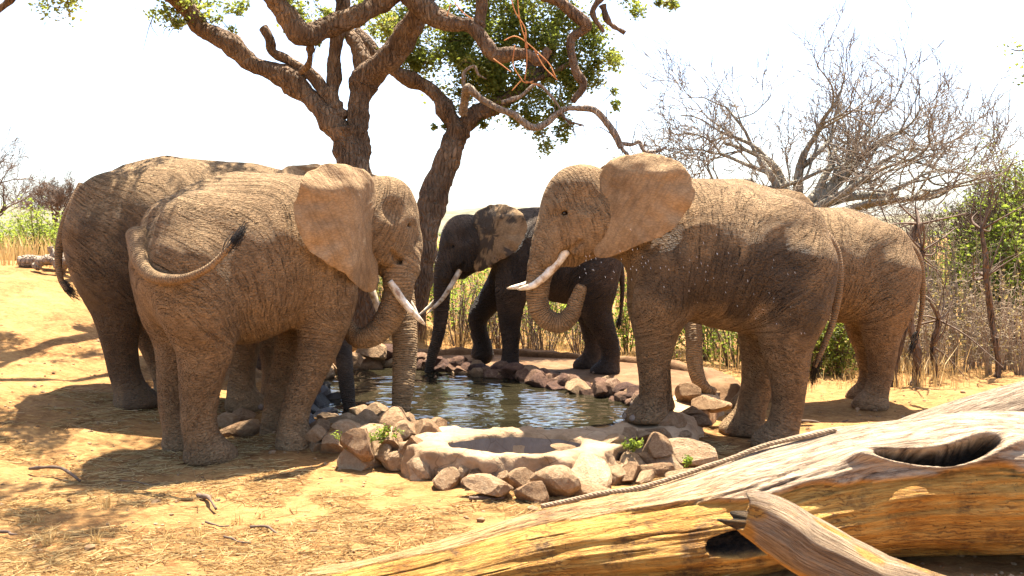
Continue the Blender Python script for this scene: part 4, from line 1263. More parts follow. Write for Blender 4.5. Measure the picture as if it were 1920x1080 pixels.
def limb_path(pts, wob=0.02, n=8, seed=0):
    C = catmull(np.asarray(pts, float), n)
    L = np.linalg.norm(C[-1] - C[0])
    k = np.stack([vnoise(C * 2.1, seed + i) for i in range(3)], -1)
    w_ = np.sin(np.linspace(0, PI, len(C)))[:, None]
    return C + k * wob * min(1.5, L) * w_

def limb_mesh(pts, r0, r1, seg=14, wob=0.03, n=8, seed=0, bulge=0.0):
    C = limb_path(pts, wob, n, seed)
    t = np.linspace(0, 1, len(C))
    R = (r0 + (r1 - r0) * t) * (1 + bulge * vnoise(np.stack([t * 9, t * 0 + seed, t * 0], -1), seed + 3))
    V, Q, T = tube_arrays(C, R, seg)
    nn = len(C) * seg
    cen = np.repeat(C, seg, 0)
    d = V[:nn] - cen
    V[:nn] = cen + d * (1 + 0.15 * fbm(V[:nn] * 5, 3, seed) + 0.07 * vnoise(V[:nn] * 19, seed + 2))[:, None]
    return V, Q, T

def twigs(mb, starts, n, length, r0, seed, grav=0.0, up=0.3):
    r_ = np.random.default_rng(seed)
    for s_ in starts:
        for _ in range(n):
            d = r_.normal(size=3); d[2] += up; d /= np.linalg.norm(d)
            L = length * r_.uniform(0.5, 1.2)
            m = s_ + d * L * 0.5 + r_.normal(0, L * 0.10, 3)
            e = s_ + d * L + r_.normal(0, L * 0.15, 3) + np.array([0, 0, -grav * L])
            mb.tube(catmull([s_, m, e], 3), np.linspace(r0, r0 * 0.3, 7), 4, False)

YA, YB = 16.8, 18.2
def tree_a():
    base = hit(672, 655)
    root = empty('shade_tree', (0, 0, 0), 0, 'broad shade tree whose thick trunk forks into many brown limbs above the big elephant', 'tree', 'leafy trees')
    a = lambda x, y, d=0.0: W(x, y, YA + d)
    tr = [W(674, 680, YA), a(672, 600), a(668, 450), a(663, 330), a(660, 285), a(655, 240)]
    V, Q, T = limb_mesh(tr, 0.36, 0.30, 22, 0.01, 8, 1, 0.1)
    obj('trunk', mesh_np('trunk', V, [Q, T]), M['bark'], root)
    limbs = [([a(648, 262), a(612, 215), a(560, 170), a(500, 128), a(430, 85), a(380, 45), a(345, 5), a(310, -60)], 0.20, 0.15),
             ([a(668, 250), a(676, 200), a(688, 150), a(720, 110, -.2), a(765, 55, -.4), a(790, 5, -.6), a(820, -80, -.8)], 0.23, 0.18),
             ([a(640, 225), a(622, 190), a(612, 165)], 0.17, 0.13),
             ([a(617, 185), a(590, 155), a(565, 128), a(540, 112), a(517, 98), a(508, 75), a(494, 52)], 0.105, 0.065),
             ([a(620, 185, .1), a(626, 140, .15), a(632, 80, .2), a(640, 10, .3), a(645, -60, .3)], 0.13, 0.11),
             ([a(688, 150, .1), a(672, 90, .2), a(655, 40, .3), a(635, -30, .4)], 0.14, 0.11),
             ([a(500, -25, -1.6), a(528, 20, -1.5), a(563, 68, -1.4), a(610, 50, -1.3), a(660, 32, -1.2), a(705, 8, -1.0), a(760, -30, -.8)], 0.15, 0.17),
             ([a(765, -15, -1.0), a(800, 22, -1.1), a(838, 42, -1.2), a(885, 52, -1.3), a(910, 85, -1.4), a(935, 103, -1.4), a(985, 98, -1.4), a(1010, 112, -1.4), a(1030, 92, -1.4)], 0.17, 0.07),
             ([a(892, 62, -1.3), a(900, 30, -1.3), a(905, -30, -1.3)], 0.10, 0.09),
             ([a(1000, -20, -1.2), a(1060, 8, -1.2), a(1100, 40, -1.2), a(1098, 60, -1.2), a(1078, 85, -1.2), a(1082, 130, -1.2), a(1096, 160, -1.2), a(1074, 190, -1.2)], 0.11, 0.055),
             ([a(1130, 10, -1.1), a(1142, 45, -1.1), a(1172, 62, -1.1)], 0.06, 0.035), ([a(1140, -20, -1.1), a(1115, 25, -1.1), a(1132, 60, -1.1)], 0.06, 0.03),
             ([a(583, 78, -1.4), a(580, 110, -1.2), a(565, 135, -.8)], 0.06, 0.05),
             ([W(-80, 70, 13.5), W(-10, 25, 13.5), W(30, -15, 13.5), W(90, -90, 13.6), W(120, -170, 14.0)], 0.05, 0.05),
             # spreading limbs over the herd, above the frame
             ([a(345, 5), W(250, -60, 15.5), W(120, -170, 14.0), W(0, -260, 13.0)], 0.15, 0.06), ([a(645, -60, .3), W(560, -260, 15.5), W(420, -420, 14.0), W(300, -520, 13.0)], 0.11, 0.05),
             ([a(820, -80, -.8), W(800, -260, 15.0), W(700, -400, 13.5), W(600, -560, 12.5)], 0.16, 0.06), ([a(635, -30, .4), W(480, -200, 15.5), W(250, -380, 14.5), W(60, -440, 14.0)], 0.11, 0.05),
             ([W(250, -60, 15.5), W(130, -90, 13.5), W(40, -160, 12.5)], 0.07, 0.03), ([W(420, -420, 14.0), W(330, -500, 13.0), W(200, -560, 12.6)], 0.06, 0.03), ([W(560, -260, 15.5), W(600, -420, 13.8), W(480, -640, 12.2)], 0.07, 0.03)]
    for k, (p, r0, r1) in enumerate(limbs):
        V, Q, T = limb_mesh(p, r0, r1, 18, 0.06, 12, 20 + k, 0.22)
        obj('limb', mesh_np('limb', V, [Q, T]), M['bark'], root)
    cl = [(a(x, y, d), r / 111.0) for (x, y, r, d) in [(325, 18, 34, 0), (372, 12, 34, .3), (430, 15, 26, .3), (420, 58, 14, .2), (398, 66, 12, 0), (345, 40, 16, -.2), (560, 10, 36, .6), (612, 30, 26, .6), (590, 78, 14, .4), (640, 70, 14, .8),
          (410, 30, 18, .2), (325, 40, 14, .2), (700, 20, 40, .8), (740, 55, 30, 1.0)]]
    r_ = np.random.default_rng(12)
    for k in range(50):      # the crown above the frame that throws the dapples
        x = -7.2 + 6.0 * r_.uniform(0, 1) ** 1.5; y = r_.uniform(9.6, 16.0)
        z = r_.uniform(6.2, 8.6) + 0.1 * (x + 3)
        if z > CAM_H + (HORIZON + 25) / FPX * y:
            cl.append((np.array([x, y, z]), r_.uniform(0.30, 0.50)))
    P, tint, sd = cluster_points(cl, 100, 3)
    tag(obj('crown', leaves_mesh('crown_leaves', P, 0.080, 5, tint=tint), M['leaf'], root), kind='stuff')
    mb = MB()
    twigs(mb, sd[::2], 2, 0.45, 0.010, 9)
    tag(obj('twigs', mb.mesh('twigs'), M['twig'], root), kind='stuff')
    # orange hanging roots
def tree_b():
    root = empty('leaning_tree', (0, 0, 0), 0, 'leaning tree with a slim forked trunk and dense green crown behind the dark wet elephant', 'tree', 'leafy trees')
    b = lambda x, y, d=0.0: W(x, y, YB + d)
    tr = [b(770, 640), b(778, 560), b(792, 470), b(806, 400), b(828, 330), b(848, 270), b(862, 238)]
    V, Q, T = limb_mesh(tr, 0.27, 0.215, 18, 0.02, 8, 3, 0.1)
    obj('trunk', mesh_np('trunk', V, [Q, T]), M['bark'], root)
    limbs = [([b(858, 245), b(838, 215), b(815, 180), b(780, 152), b(745, 135), b(705, 100), b(670, 60, .3)], 0.17, 0.11),
             ([b(866, 240), b(895, 212), b(935, 192), b(975, 165), b(1010, 140), b(1035, 90, .4), b(1050, 20, .6)], 0.165, 0.08),
             ([b(965, 170), b(1000, 150, -.2), b(1050, 130, -.3), b(1080, 110, -.3)], 0.07, 0.03), ([b(1000, 145), b(985, 90, .3), b(975, 20, .5), b(960, -60, .6)], 0.08, 0.05), ([b(940, 185), b(925, 120, .5), b(915, 40, .6), b(905, -40, .6)], 0.07, 0.05)]
    for k, (p, r0, r1) in enumerate(limbs):
        V, Q, T = limb_mesh(p, r0, r1, 16, 0.05, 12, 60 + k, 0.2)
        obj('limb', mesh_np('limb', V, [Q, T]), M['bark'], root)
    cl = [(b(x, y, d), r / 104.0) for (x, y, r, d) in [(775, 85, 44, .4), (850, 55, 52, .3), (830, 128, 48, .2), (895, 108, 52, .2), (960, 60, 52, .3), (940, 165, 46, .1), (1005, 145, 46, 0), (880, 178, 32, .2), (1060, 60, 46, .2), (1095, 112, 40, 0),
          (1128, 148, 30, -.1), (1155, 182, 18, -.2), (1040, 200, 28, -.2), (1028, 256, 26, -.3), (992, 226, 30, -.1), (1110, 60, 36, .1), (740, 55, 40, .5), (1000, 28, 50, .4), (900, 18, 50, .5), (780, 18, 44, .6), (960, 212, 22, .1), (1050, 232, 22, -.2),
          (1075, 165, 34, 0), (850, 200, 20, .1), (820, 238, 10, 0), (900, 236, 12, -.1), (1180, 6, 30, -.1), (1265, 2, 20, -.3), (1240, 6, 14, -.3), (1130, 105, 30, 0), (960, 110, 46, .3), (1010, 90, 44, .3), (870, 90, 40, .5), (700, 45, 26, .6),
          (900, -60, 55, .5), (1000, -70, 60, .4), (1090, -50, 55, .2), (800, -60, 55, .6), (920, 150, 40, -.2), (985, 180, 36, -.2), (1060, 105, 40, -.1), (800, 110, 36, .1)]]
    P, tint, sd = cluster_points(cl, 170, 4, 0.9)
    tag(obj('crown', leaves_mesh('crown_leaves', P, 0.078, 6, tint=tint * 0.9), M['leaf'], root), kind='stuff')
    mb = MB()
    twigs(mb, sd[::2], 2, 0.40, 0.009, 19, 0.1)
    tag(obj('twigs', mb.mesh('twigs'), M['twig'], root), kind='stuff')
    # grey dead branch hanging across
    droot = empty('dead_branch', (0, 0, 0), 0, 'bleached grey dead branch hanging in curves below the green crown', 'branch')
    d = lambda x, y, k=-0.9: W(x, y, YB + k)
    for k, (p, r0, r1) in enumerate([([d(868, 215, -.35), d(872, 180, -.6), d(880, 165), d(905, 185), d(935, 205), d(968, 218), d(1000, 237), d(1025, 228), d(1052, 208), d(1085, 205), d(1115, 208), d(1138, 232), d(1155, 258), d(1165, 278)], 0.085, 0.050),
                                     ([d(1160, 268), d(1185, 272), d(1200, 268), d(1210, 285), d(1235, 283), d(1250, 275)], 0.035, 0.02), ([d(1165, 278), d(1185, 298), d(1205, 300)], 0.03, 0.012), ([d(1222, 284), d(1228, 310)], 0.02, 0.012),
                                     ([d(872, 182, -.6), d(870, 140, -.6), d(890, 125, -.6), d(898, 140, -.6), d(912, 148, -.6)], 0.035, 0.014), ([d(940, 192), d(975, 180), d(1010, 160), d(1040, 190), d(1060, 225), d(1095, 235)], 0.035, 0.012)]):
        V, Q, T = limb_mesh(p, r0, r1, 10, 0.04, 10, 90 + k, 0.25)
        obj('limb', mesh_np('limb', V, [Q, T]), M['deadwood'], droot)
    mb = MB()
    for (x, y) in [(1155, 258), (1140, 236), (1185, 270), (1210, 285), (1235, 283), (1100, 206), (1040, 215), (1092, 235), (1060, 225)]:
        twigs(mb, [d(x, y)], 3, 0.55, 0.010, x, 0.5, 0.0)
    tag(obj('twigs', mb.mesh('twigs'), M['twig'], droot), kind='stuff')
    # orange roots dangling from the limb above
    vroot = empty('hanging_vine', (0, 0, 0), 0, 'thin orange vine strands dangling from the limb over the pool', 'vine')
    v = lambda x, y: W(x, y, YA - 1.75)
    for k, p in enumerate([[(955, -20), (965, 20), (985, 55), (985, 90)], [(945, 76), (965, 68), (985, 78), (1010, 100), (1030, 120), (1042, 145)], [(965, 85), (962, 120), (975, 145), (985, 155), (1000, 152)],
                           [(925, 110), (945, 125), (958, 135)], [(985, 60), (988, 110), (984, 150)], [(852, 5), (870, 25), (885, 35)], [(970, -10), (975, 40), (990, 90)], [(978, 150), (960, 170)], [(985, 152), (1012, 160)], [(1000, 90), (1020, 125), (1045, 150)], [(845, 8), (838, 30)]]):
        V, Q, T = tube_arrays(catmull([v(*q) for q in p], 8), 0.0085, 6)
        obj('strand', mesh_np('vine_strand', V, [Q, T]), M['vine'], vroot)
M['vine'] = mat_simple('orange_vine', (0.42, 0.15, 0.05), (0.62, 0.28, 0.10), 10, 0.8, 0)
tree_a(); tree_b()

def bare_tree(name, label, base, levels, spec, mat, mat2, seed, group=None, tw=1.0, L0=1.0):
    """recursive leafless tree: trunk/limbs mesh + twig mesh"""
    r_ = np.random.default_rng(seed)
    root = empty(name, tuple(base), 0, label, 'tree', group)
    thick, thin = MB(), MB()
    def grow(p, d, L, r, lev):
        n = 4
        pts = [p]; dd = d.copy()
        for i in range(n):
            dd = dd + r_.normal(0, 0.20, 3) + np.array([0, 0, 0.05 * (lev < 3) - 0.02])
            dd /= np.linalg.norm(dd)
            pts.append(pts[-1] + dd * L / n)
        r1 = r * (0.60 if lev < levels else 0.3)
        (thick if lev <= 2 else thin).tube(catmull(pts, 2), np.linspace(r, r1, 2 * n + 1), 9 if lev < 2 else (6 if lev == 2 else 4), False)
        if lev >= levels: return
        k = r_.integers(2, 4) + (1 if lev >= 1 else 0)
        for j in range(k):
            f = r_.uniform(0.35, 1.0) if j else 1.0
            q = pts[-1] if j == 0 else pts[min(n, max(1, int(round(f * n))))]
            nd = dd + r_.normal(0, 0.50 if lev else 0.5, 3) * np.array([1, 1, 0.8]) + np.array([0, 0, 0.08 + 0.22 * (lev >= 2)])
            nd /= np.linalg.norm(nd)
            grow(q, nd, L * r_.uniform(0.58, 0.92), max(0.0055, r1 * r_.uniform(0.6, 0.85)), lev + 1)
    for (d, L, r) in spec:
        d = np.array(d, float); d /= np.linalg.norm(d)
        grow(np.zeros(3), d, L, r, 0)
    obj('branches', thick.mesh('branches'), M[mat], root)
    tag(obj('twigs', thin.mesh('twigs'), M[mat2], root), kind='stuff')
    return root
gb = hit(1512, 620)
b0 = W(1498, 405, 19.5)
# the pale leafless tree on the right: trunk hidden behind the elephants
bt = bare_tree('bare_tree', 'wide leafless tree with pale grey branches behind the two right-hand elephants', b0, 5,
          [((-0.45, 0.1, 1.0), 1.15, 0.10), ((-0.10, -0.2, 1.0), 1.1, 0.10), ((0.75, 0.0, 0.60), 1.35, 0.13), ((-1.0, 0.2, 0.60), 1.3, 0.09), ((1.0, 0.2, 0.35), 1.35, 0.10), ((0.3, 0.3, 1.0), 1.1, 0.09), ((1.0, -0.3, 0.15), 1.35, 0.08),
           ((-0.8, -0.3, 0.8), 1.2, 0.09), ((-1.0, -0.1, 0.30), 1.3, 0.08), ((0.6, -0.3, 0.8), 1.15, 0.09), ((0.9, 0.4, 0.5), 1.3, 0.08), ((1.0, 0.0, 0.55), 1.5, 0.09)], 'bark_grey', 'twig_grey', 11, 'leafless trees')
bt.scale = (1.2, 1.2, 1.15)
V, Q, T = limb_mesh([(0.15, 0.1, -2.2), (0.1, 0.05, -1.2), (0, 0, 0.1)], 0.2, 0.13, 14, 0.02, 8, 5)
obj('trunk', mesh_np('trunk', V, [Q, T]), M['bark_grey'], bt)
bare_tree('bare_tree', 'small dark leafless tree with a flat crown on the left skyline', W(105, 430, 34.0), 6, [((-0.5, 0, 1.0), 0.65, 0.07), ((0.5, 0.1, 1.0), 0.65, 0.07), ((-1.0, 0.2, 0.7), 0.65, 0.05), ((1.0, 0.2, 0.7), 0.65, 0.05), ((0, 0.3, 1.0), 0.6, 0.06)], 'twig', 'twig', 21, 'leafless trees')
bare_tree('bare_tree', 'dark leafless tree cut by the edge of view above the green scrub', W(-25, 430, 30.0), 5, [((0.4, 0, 1.0), 1.0, 0.09), ((-0.3, 0.1, 1.0), 1.0, 0.09), ((0.9, 0.2, 0.7), 0.8, 0.07)], 'twig', 'twig', 25, 'leafless trees')
bare_tree('bare_tree', 'tangled leafless grey thicket tree beyond the hindmost rump on the right', W(1770, 640, 19.5), 6, [((-0.3, 0, 1.0), 1.2, 0.08), ((0.5, 0.1, 1.0), 1.3, 0.08), ((0.1, 0.4, 1.0), 1.1, 0.07), ((-0.7, 0.4, 0.7), 1.1, 0.06), ((0.8, -0.2, 0.8), 1.0, 0.06)], 'bark_grey', 'twig', 31, 'leafless trees')
bare_tree('bare_tree', 'second leafless thicket tree with drooping twigs beside the bright green tree', W(1890, 620, 21.0), 6, [((-0.5, 0, 1.0), 1.2, 0.07), ((0.3, 0.1, 1.0), 1.2, 0.07), ((-0.9, 0.3, 0.5), 1.3, 0.06)], 'bark_grey', 'twig', 33, 'leafless trees')

def shrub(name, label, base, h, rad, nleaf, lsize, mat, seed, group, nst=9, stem_r=0.016, lean=0.5, stem_mat='twig', low=0.25):
    r_ = np.random.default_rng(seed)
    root = empty(name, tuple(base), 0, label, 'shrub', group)
    mb = MB(); tips = []
    for k in range(nst):
        a = r_.uniform(0, 2 * PI); q = r_.uniform(0.2, 1.0) * rad
        e = np.array([math.cos(a) * q, math.sin(a) * q, h * r_.uniform(0.6, 1.05)])
        s0 = np.array([math.cos(a), math.sin(a), 0]) * 0.08
        m = (s0 + e) * 0.5 + r_.normal(0, 0.12 * rad, 3); m[2] += 0.05 * h
        C = catmull([s0, m, e], 5)
        mb.tube(C, np.linspace(stem_r, stem_r * 0.35, len(C)), 5, False)
        for t in np.linspace(low, 1, 6): tips.append(C[int(t * (len(C) - 1))])
    for t_ in list(tips):
        for _ in range(2):
            d = r_.normal(size=3); d[2] += 0.3; d /= np.linalg.norm(d)
            e = t_ + d * rad * r_.uniform(0.2, 0.45)
            mb.tube(catmull([t_, (t_ + e) / 2 + r_.normal(0, 0.03, 3), e], 3), np.linspace(stem_r * 0.4, stem_r * 0.15, 7), 3, False)
            tips.append(e)
    tag(obj('stems', mb.mesh('stems'), M[stem_mat], root), kind='stuff')
    if nleaf:
        tips = np.array(tips)
        w_ = r_.integers(0, len(tips), nleaf)
        P = tips[w_] + r_.normal(0, rad * 0.13, (nleaf, 3))
        P[:, 2] = np.maximum(P[:, 2], 0.03)
        tt = r_.uniform(0.1, 0.9, len(tips))[w_]
        tag(obj('foliage', leaves_mesh('shrub_leaves', P, lsize, seed, tint=tt), M[mat], root), kind='stuff')
    return root
def gz(x, y): return float(land(np.array([x]), np.array([y]), False)[0])
def place(px, Y): 
    x = (px - 960.0) / FPX * Y
    return np.array([x, Y, gz(x, Y) - 0.03])
# left skyline scrub
r_ = np.random.default_rng(44)
for k, (px, Y, h, rad) in enumerate([(5, 24, 1.1, 0.8), (45, 26, 1.0, 0.8), (75, 23, 1.2, 0.7), (110, 25, 1.1, 0.8), (148, 24, 1.3, 0.8), (180, 26, 1.2, 0.8), (25, 30, 1.5, 1.0), (95, 31, 1.5, 1.0), (140, 30, 1.5, 1.0), (-20, 25, 1.3, 1.0)]):
    shrub('scrub_bush', 'bright green scrub bush on the left rise behind the driftwood logs', place(px, Y), h, rad, 1500, 0.075, 'leaf_bright', 300 + k, 'green scrub on the left rise', 10)
# behind the pool, centre
cen = [(712, 19.5, 1.2), (745, 20.5, 1.4), (770, 19.2, 1.1), (820, 19.0, 1.5), (855, 20.0, 1.7), (885, 19.0, 1.3), (925, 19.6, 1.6), (965, 20.4, 1.5), (1000, 19.2, 1.4), (1045, 19.8, 1.5), (1085, 19.0, 1.3), (1130, 20.0, 1.5), (1175, 18.6, 1.3), (620, 20.5, 1.2), (650, 22, 1.4), (690, 21.5, 1.4)]
for k, (px, Y, h) in enumerate(cen):
    shrub('thin_bush', 'thin half-dry bush of bent stems and few green leaves beyond the far kerb', place(px, Y), h * r_.uniform(0.9, 1.15), 0.6, 420 if k % 3 else 900, 0.075, 'leaf_bright', 340 + k, 'half-dry bushes beyond the kerb', 12, 0.012, stem_mat='twig_pale' if k % 2 else 'twig')
# right of the pool
for k, (px, Y, h, rad, nl) in enumerate([(1330, 17.5, 1.4, 0.7, 800), (1375, 16.6, 1.2, 0.6, 600), (1300, 18.8, 1.6, 0.8, 700), (1250, 18.0, 1.3, 0.6, 500)]):
    shrub('leafy_bush', 'yellow-green leafy bush seen between the legs of the wet-flanked elephant', place(px, Y), h, rad, nl, 0.08, 'leaf_bright', 370 + k, 'bushes between the legs', 10)
for k, (px, Y, h, rad, nl) in enumerate([(1520, 15.6, 1.1, 0.65, 2600), (1560, 15.9, 1.2, 0.7, 2600), (1590, 16.6, 1.0, 0.6, 1800)]):
    shrub('leafy_bush', 'dense green bush between the two right-hand elephants behind the hanging tail', place(px, Y), h, rad, nl, 0.06, 'leaf', 380 + k, 'dense bushes by the hanging tail', 14)
for k, (px, Y, h, rad, nl) in enumerate([(1835, 19, 2.7, 0.9, 3000), (1880, 20, 3.3, 1.0, 4500), (1915, 19.5, 3.8, 0.9, 4500), (1850, 21.5, 3.1, 1.0, 3600), (1780, 22, 2.4, 0.9, 1800), (1945, 20.5, 3.9, 1.0, 4000), (1900, 18, 2.4, 0.8, 2600)]):
    shrub('tall_bush', 'tall bright green bush at the right edge above the dry grass', place(px, Y), h, rad, nl, 0.085, 'leaf_bright', 400 + k, 'tall bright bushes', 12, 0.03, low=0.45)
for k, (px, Y, h) in enumerate([(1690, 16, 1.3), (1720, 16.5, 1.8), (1745, 15.6, 1.3), (1775, 17, 1.7), (1800, 15.8, 1.4), (1830, 16.4, 1.6), (1860, 15.4, 1.4), (1890, 16.2, 1.7), (1915, 15.5, 1.4), (1655, 18, 2.0), (1700, 19, 2.2), (1760, 18.6, 2.4), (1820, 18, 2.2), (1875, 17.6, 2.0), (1640, 20, 2.2), (1735, 20.5, 2.6)]):
    shrub('dry_bush', 'dry leafless bush of straw-coloured stems right of the hindmost rump', place(px, Y), h, 0.55, 120, 0.06, 'leaf_dry', 420 + k, 'dry bushes on the right', 18, 0.011, stem_mat='twig_pale')
for k, (px, Y, h) in enumerate([(905, 17.6, 1.2), (990, 17.8, 1.2), (1020, 17.4, 1.0), (730, 18.2, 1.2), (770, 18.0, 1.2), (860, 18.0, 1.2), (940, 18.3, 1.3), (1090, 17.6, 1.0)]):
    shrub('dry_bush', 'dry leafless bush of thin brown stems just behind the far kerb', place(px, Y), h, 0.5, 60, 0.05, 'leaf_dry', 450 + k, 'dry bushes behind the far kerb', 12, 0.012)
# crooked saplings on the right
def sapling(label, pts, r0, r1, seed):
    root = empty('crooked_tree', (0, 0, 0), 0, label, 'tree')
    V, Q, T = limb_mesh(pts, r0, r1, 12, 0.04, 8, seed, 0.25)
    obj('trunk', mesh_np('trunk', V, [Q, T]), M['bark'], root)
    mb = MB(); twigs(mb, [pts[-1], pts[-2]], 7, 0.8, 0.018, seed, 0.0, 0.5)
    tag(obj('twigs', mb.mesh('twigs'), M['twig'], root), kind='stuff')
s5 = lambda x, y, Y=14.6: W(x, y, Y)
sapling('crooked slanting tree stem right behind the hindmost rump', [place(1668, 14.6), s5(1670, 690), s5(1690, 620), s5(1700, 570), s5(1692, 520), s5(1702, 470), s5(1725, 420)], 0.12, 0.07, 71)
sapling('thin dark crooked sapling rising under the hanging tail of the sandy elephant', [place(1714, 14.4), s5(1718, 700, 14.4), s5(1722, 655, 14.4), s5(1712, 610, 14.4), s5(1716, 540, 14.4), s5(1730, 470, 14.4)], 0.07, 0.035, 72)
sapling('slender twisted sapling between the crooked stems and the dry grass', [place(1748, 14.8), s5(1752, 700, 14.8), s5(1748, 650, 14.8), s5(1760, 600, 14.8)], 0.05, 0.03, 73)
sapling('upright grey sapling standing in the dry grass', [place(1868, 15.2), s5(1870, 680, 15.2), s5(1862, 600, 15.2), s5(1850, 520, 15.2), s5(1840, 430, 15.2)], 0.06, 0.03, 74)
# driftwood on the left rise
def driftwood(label, pts, r0, r1, seed):
    V, Q, T = limb_mesh(pts, r0, r1, 14, 0.05, 8, seed, 0.3)
    tag(obj('driftwood_log', mesh_np('driftwood', V, [Q, T]), M['deadwood']), label, 'log', 'driftwood on the left rise')
dw = lambda x, y, Y=18.5: W(x, y, Y)
driftwood('long grey driftwood log lying along the crest of the left rise', [dw(38, 492), dw(70, 488), dw(110, 487), dw(150, 492), dw(185, 492)], 0.11, 0.12, 81)
driftwood('stubby driftwood limb slanting up from the long log', [dw(112, 505, 18.3), dw(128, 488, 18.2), dw(146, 470, 18.2)], 0.09, 0.06, 82)
driftwood('curled driftwood root hooking down in front of the long log', [dw(66, 503, 18.1), dw(75, 490, 18.1), dw(95, 487, 18.1), dw(108, 500, 18.1)], 0.08, 0.07, 83)
driftwood('short upright driftwood spike on the long log', [dw(108, 496, 18.4), dw(100, 478, 18.4), dw(94, 462, 18.4)], 0.07, 0.045, 84)
driftwood('pale rounded driftwood butt beside the tail of the biggest elephant', [dw(135, 503, 18.0), dw(150, 494, 18.0), dw(175, 497, 18.0), dw(200, 500, 18.0)], 0.10, 0.12, 85)

# ------------------------------------------------------------------ grass and litter
def blades(name, X, Y, H, width, seed, mat, bend=0.35, tint=(0.2, 0.9)):
    r_ = np.random.default_rng(seed)
    n = len(X)
    Z = land(X, Y, True) - 0.01
    a = r_.uniform(0, 2 * PI, n); L = H
    dx, dy = np.cos(a), np.sin(a)
    lean = r_.normal(0, bend, n) * L
    w_ = width * r_.uniform(0.6, 1.4, n)
    p0 = np.stack([X, Y, Z], -1)
    side = np.stack([-dy, dx, dx * 0], -1) * w_[:, None] * 0.5
    mid = p0 + np.stack([dx * lean * 0.3, dy * lean * 0.3, L * 0.55], -1)
    tip = p0 + np.stack([dx * lean, dy * lean, L], -1)
    V = np.stack([p0 - side, p0 + side, mid - side * 0.8, mid + side * 0.8, tip], 1).reshape(-1, 3)
    i = np.arange(n)[:, None] * 5
    T = np.vstack([i + np.array([[0, 1, 3]]), i + np.array([[0, 3, 2]]), i + np.array([[2, 3, 4]])])
    me = mesh_np(name, V, T, False)
    attr(me, 'tint', np.repeat(r_.uniform(tint[0], tint[1], n), 5))
    return obj(name, me, M[mat])
r_ = np.random.default_rng(91)
def scatter(n, x0, x1, y0, y1, keep):
    X = r_.uniform(x0, x1, n); Y = r_.uniform(y0, y1, n)
    m = keep(X, Y)
    return X[m], Y[m]
def veg_mask(X, Y):
    clump = vnoise(np.stack([X * 0.9, Y * 0.9, X * 0], -1), 77)
    back = (sdpoly(X, Y, APRON) > 0.35) & (sdpoly(X, Y, POND) > 0.7)
    front = 17.3 - 0.55 * np.maximum(X - 2.0, 0) * 1.0
    front = np.where(X > 2.2, np.maximum(13.9, 17.0 - 1.2 * (X - 2.2)), front)
    front = np.where(X > 5.2, 13.9, front)
    return back & (Y > front) & (clump > -0.35) & (X > -2.8 - 0.0 * Y)
gX, gY = scatter(42000, -4.0, 14.0, 13.5, 30.0, veg_mask)
gh = np.clip(0.42 + 0.45 * vnoise(np.stack([gX * 1.1, gY * 1.1, gX * 0], -1), 71), 0.08, 1) * r_.uniform(0.35, 1.25, len(gX))
tag(blades('dry_grass', gX, gY, gh, 0.009, 3, 'straw', 0.45), 'standing dry yellow grass behind the pool and the right-hand elephants', 'grass', kind='stuff')
gX, gY = scatter(26000, -16.0, 40.0, 30.0, 75.0, lambda X, Y: vnoise(np.stack([X * 0.4, Y * 0.4, X * 0], -1), 78) > -0.2)
tag(blades('far_grass', gX, gY, r_.uniform(0.6, 1.5, len(gX)), 0.05, 5, 'straw', 0.3), 'far dry grassland fading into the haze', 'grass', kind='stuff')
# left rise fringe
gX, gY = scatter(9000, -16.0, -5.2, 18.6, 26.0, lambda X, Y: (X < -0.3 * Y) & (vnoise(np.stack([X * 0.9, Y * 0.9, X * 0], -1), 79) > -0.1))
tag(blades('rise_grass', gX, gY, r_.uniform(0.2, 0.7, len(gX)), 0.016, 7, 'straw', 0.35), 'dry grass fringe along the crest of the left rise', 'grass', kind='stuff')
# straw litter on the trampled ground: lying bits
def litter(name, n, seed):
    r2 = np.random.default_rng(seed)
    X = r2.uniform(-5.5, 5.0, n); Y = 5.9 + 6.5 * r2.uniform(0, 1, n) ** 1.5
    cl = vnoise(np.stack([X * 1.3, Y * 2.2, X * 0], -1), 33) + 0.6 * vnoise(np.stack([X * 4, Y * 6, X * 0], -1), 34)
    m = (cl > -0.15) & (sdpoly(X, Y, POND) > 0.5) & ~((np.abs(X - 0.03) < 1.0) & (np.abs(Y - 9.4) < 0.9)) & (X < 1.2 + 0.25 * (Y - 6))
    X, Y = X[m], Y[m]; n = len(X)
    Z = land(X, Y, True)
    a = r2.normal(0, 0.9, n); L = r2.uniform(0.03, 0.13, n)
    d = np.stack([np.cos(a), np.sin(a), r2.normal(0.02, 0.10, n)], -1) * L[:, None]
    p = np.stack([X, Y, Z + 0.006], -1)
    s_ = np.stack([-np.sin(a), np.cos(a), np.zeros(n)], -1) * r2.uniform(0.0015, 0.0035, n)[:, None]
    up = np.array([0, 0, 0.004])
    V = np.stack([p - d - s_, p - d + s_, p + d + s_, p + d - s_, p - d + up, p + d + up], 1).reshape(-1, 3)
    i = np.arange(n)[:, None] * 6
    T = np.vstack([i + np.array([q]) for q in ([0, 3, 5], [0, 5, 4], [1, 4, 5], [1, 5, 2])])
    me = mesh_np(name, V, T, False)
    attr(me, 'tint', np.repeat(np.clip(r2.normal(0.42, 0.38, n), 0, 1), 6))
    return tag(obj(name, me, M['straw']), 'loose straw litter strewn over the trampled ground', 'straw', kind='stuff')
litter('straw_litter', 42000, 8)
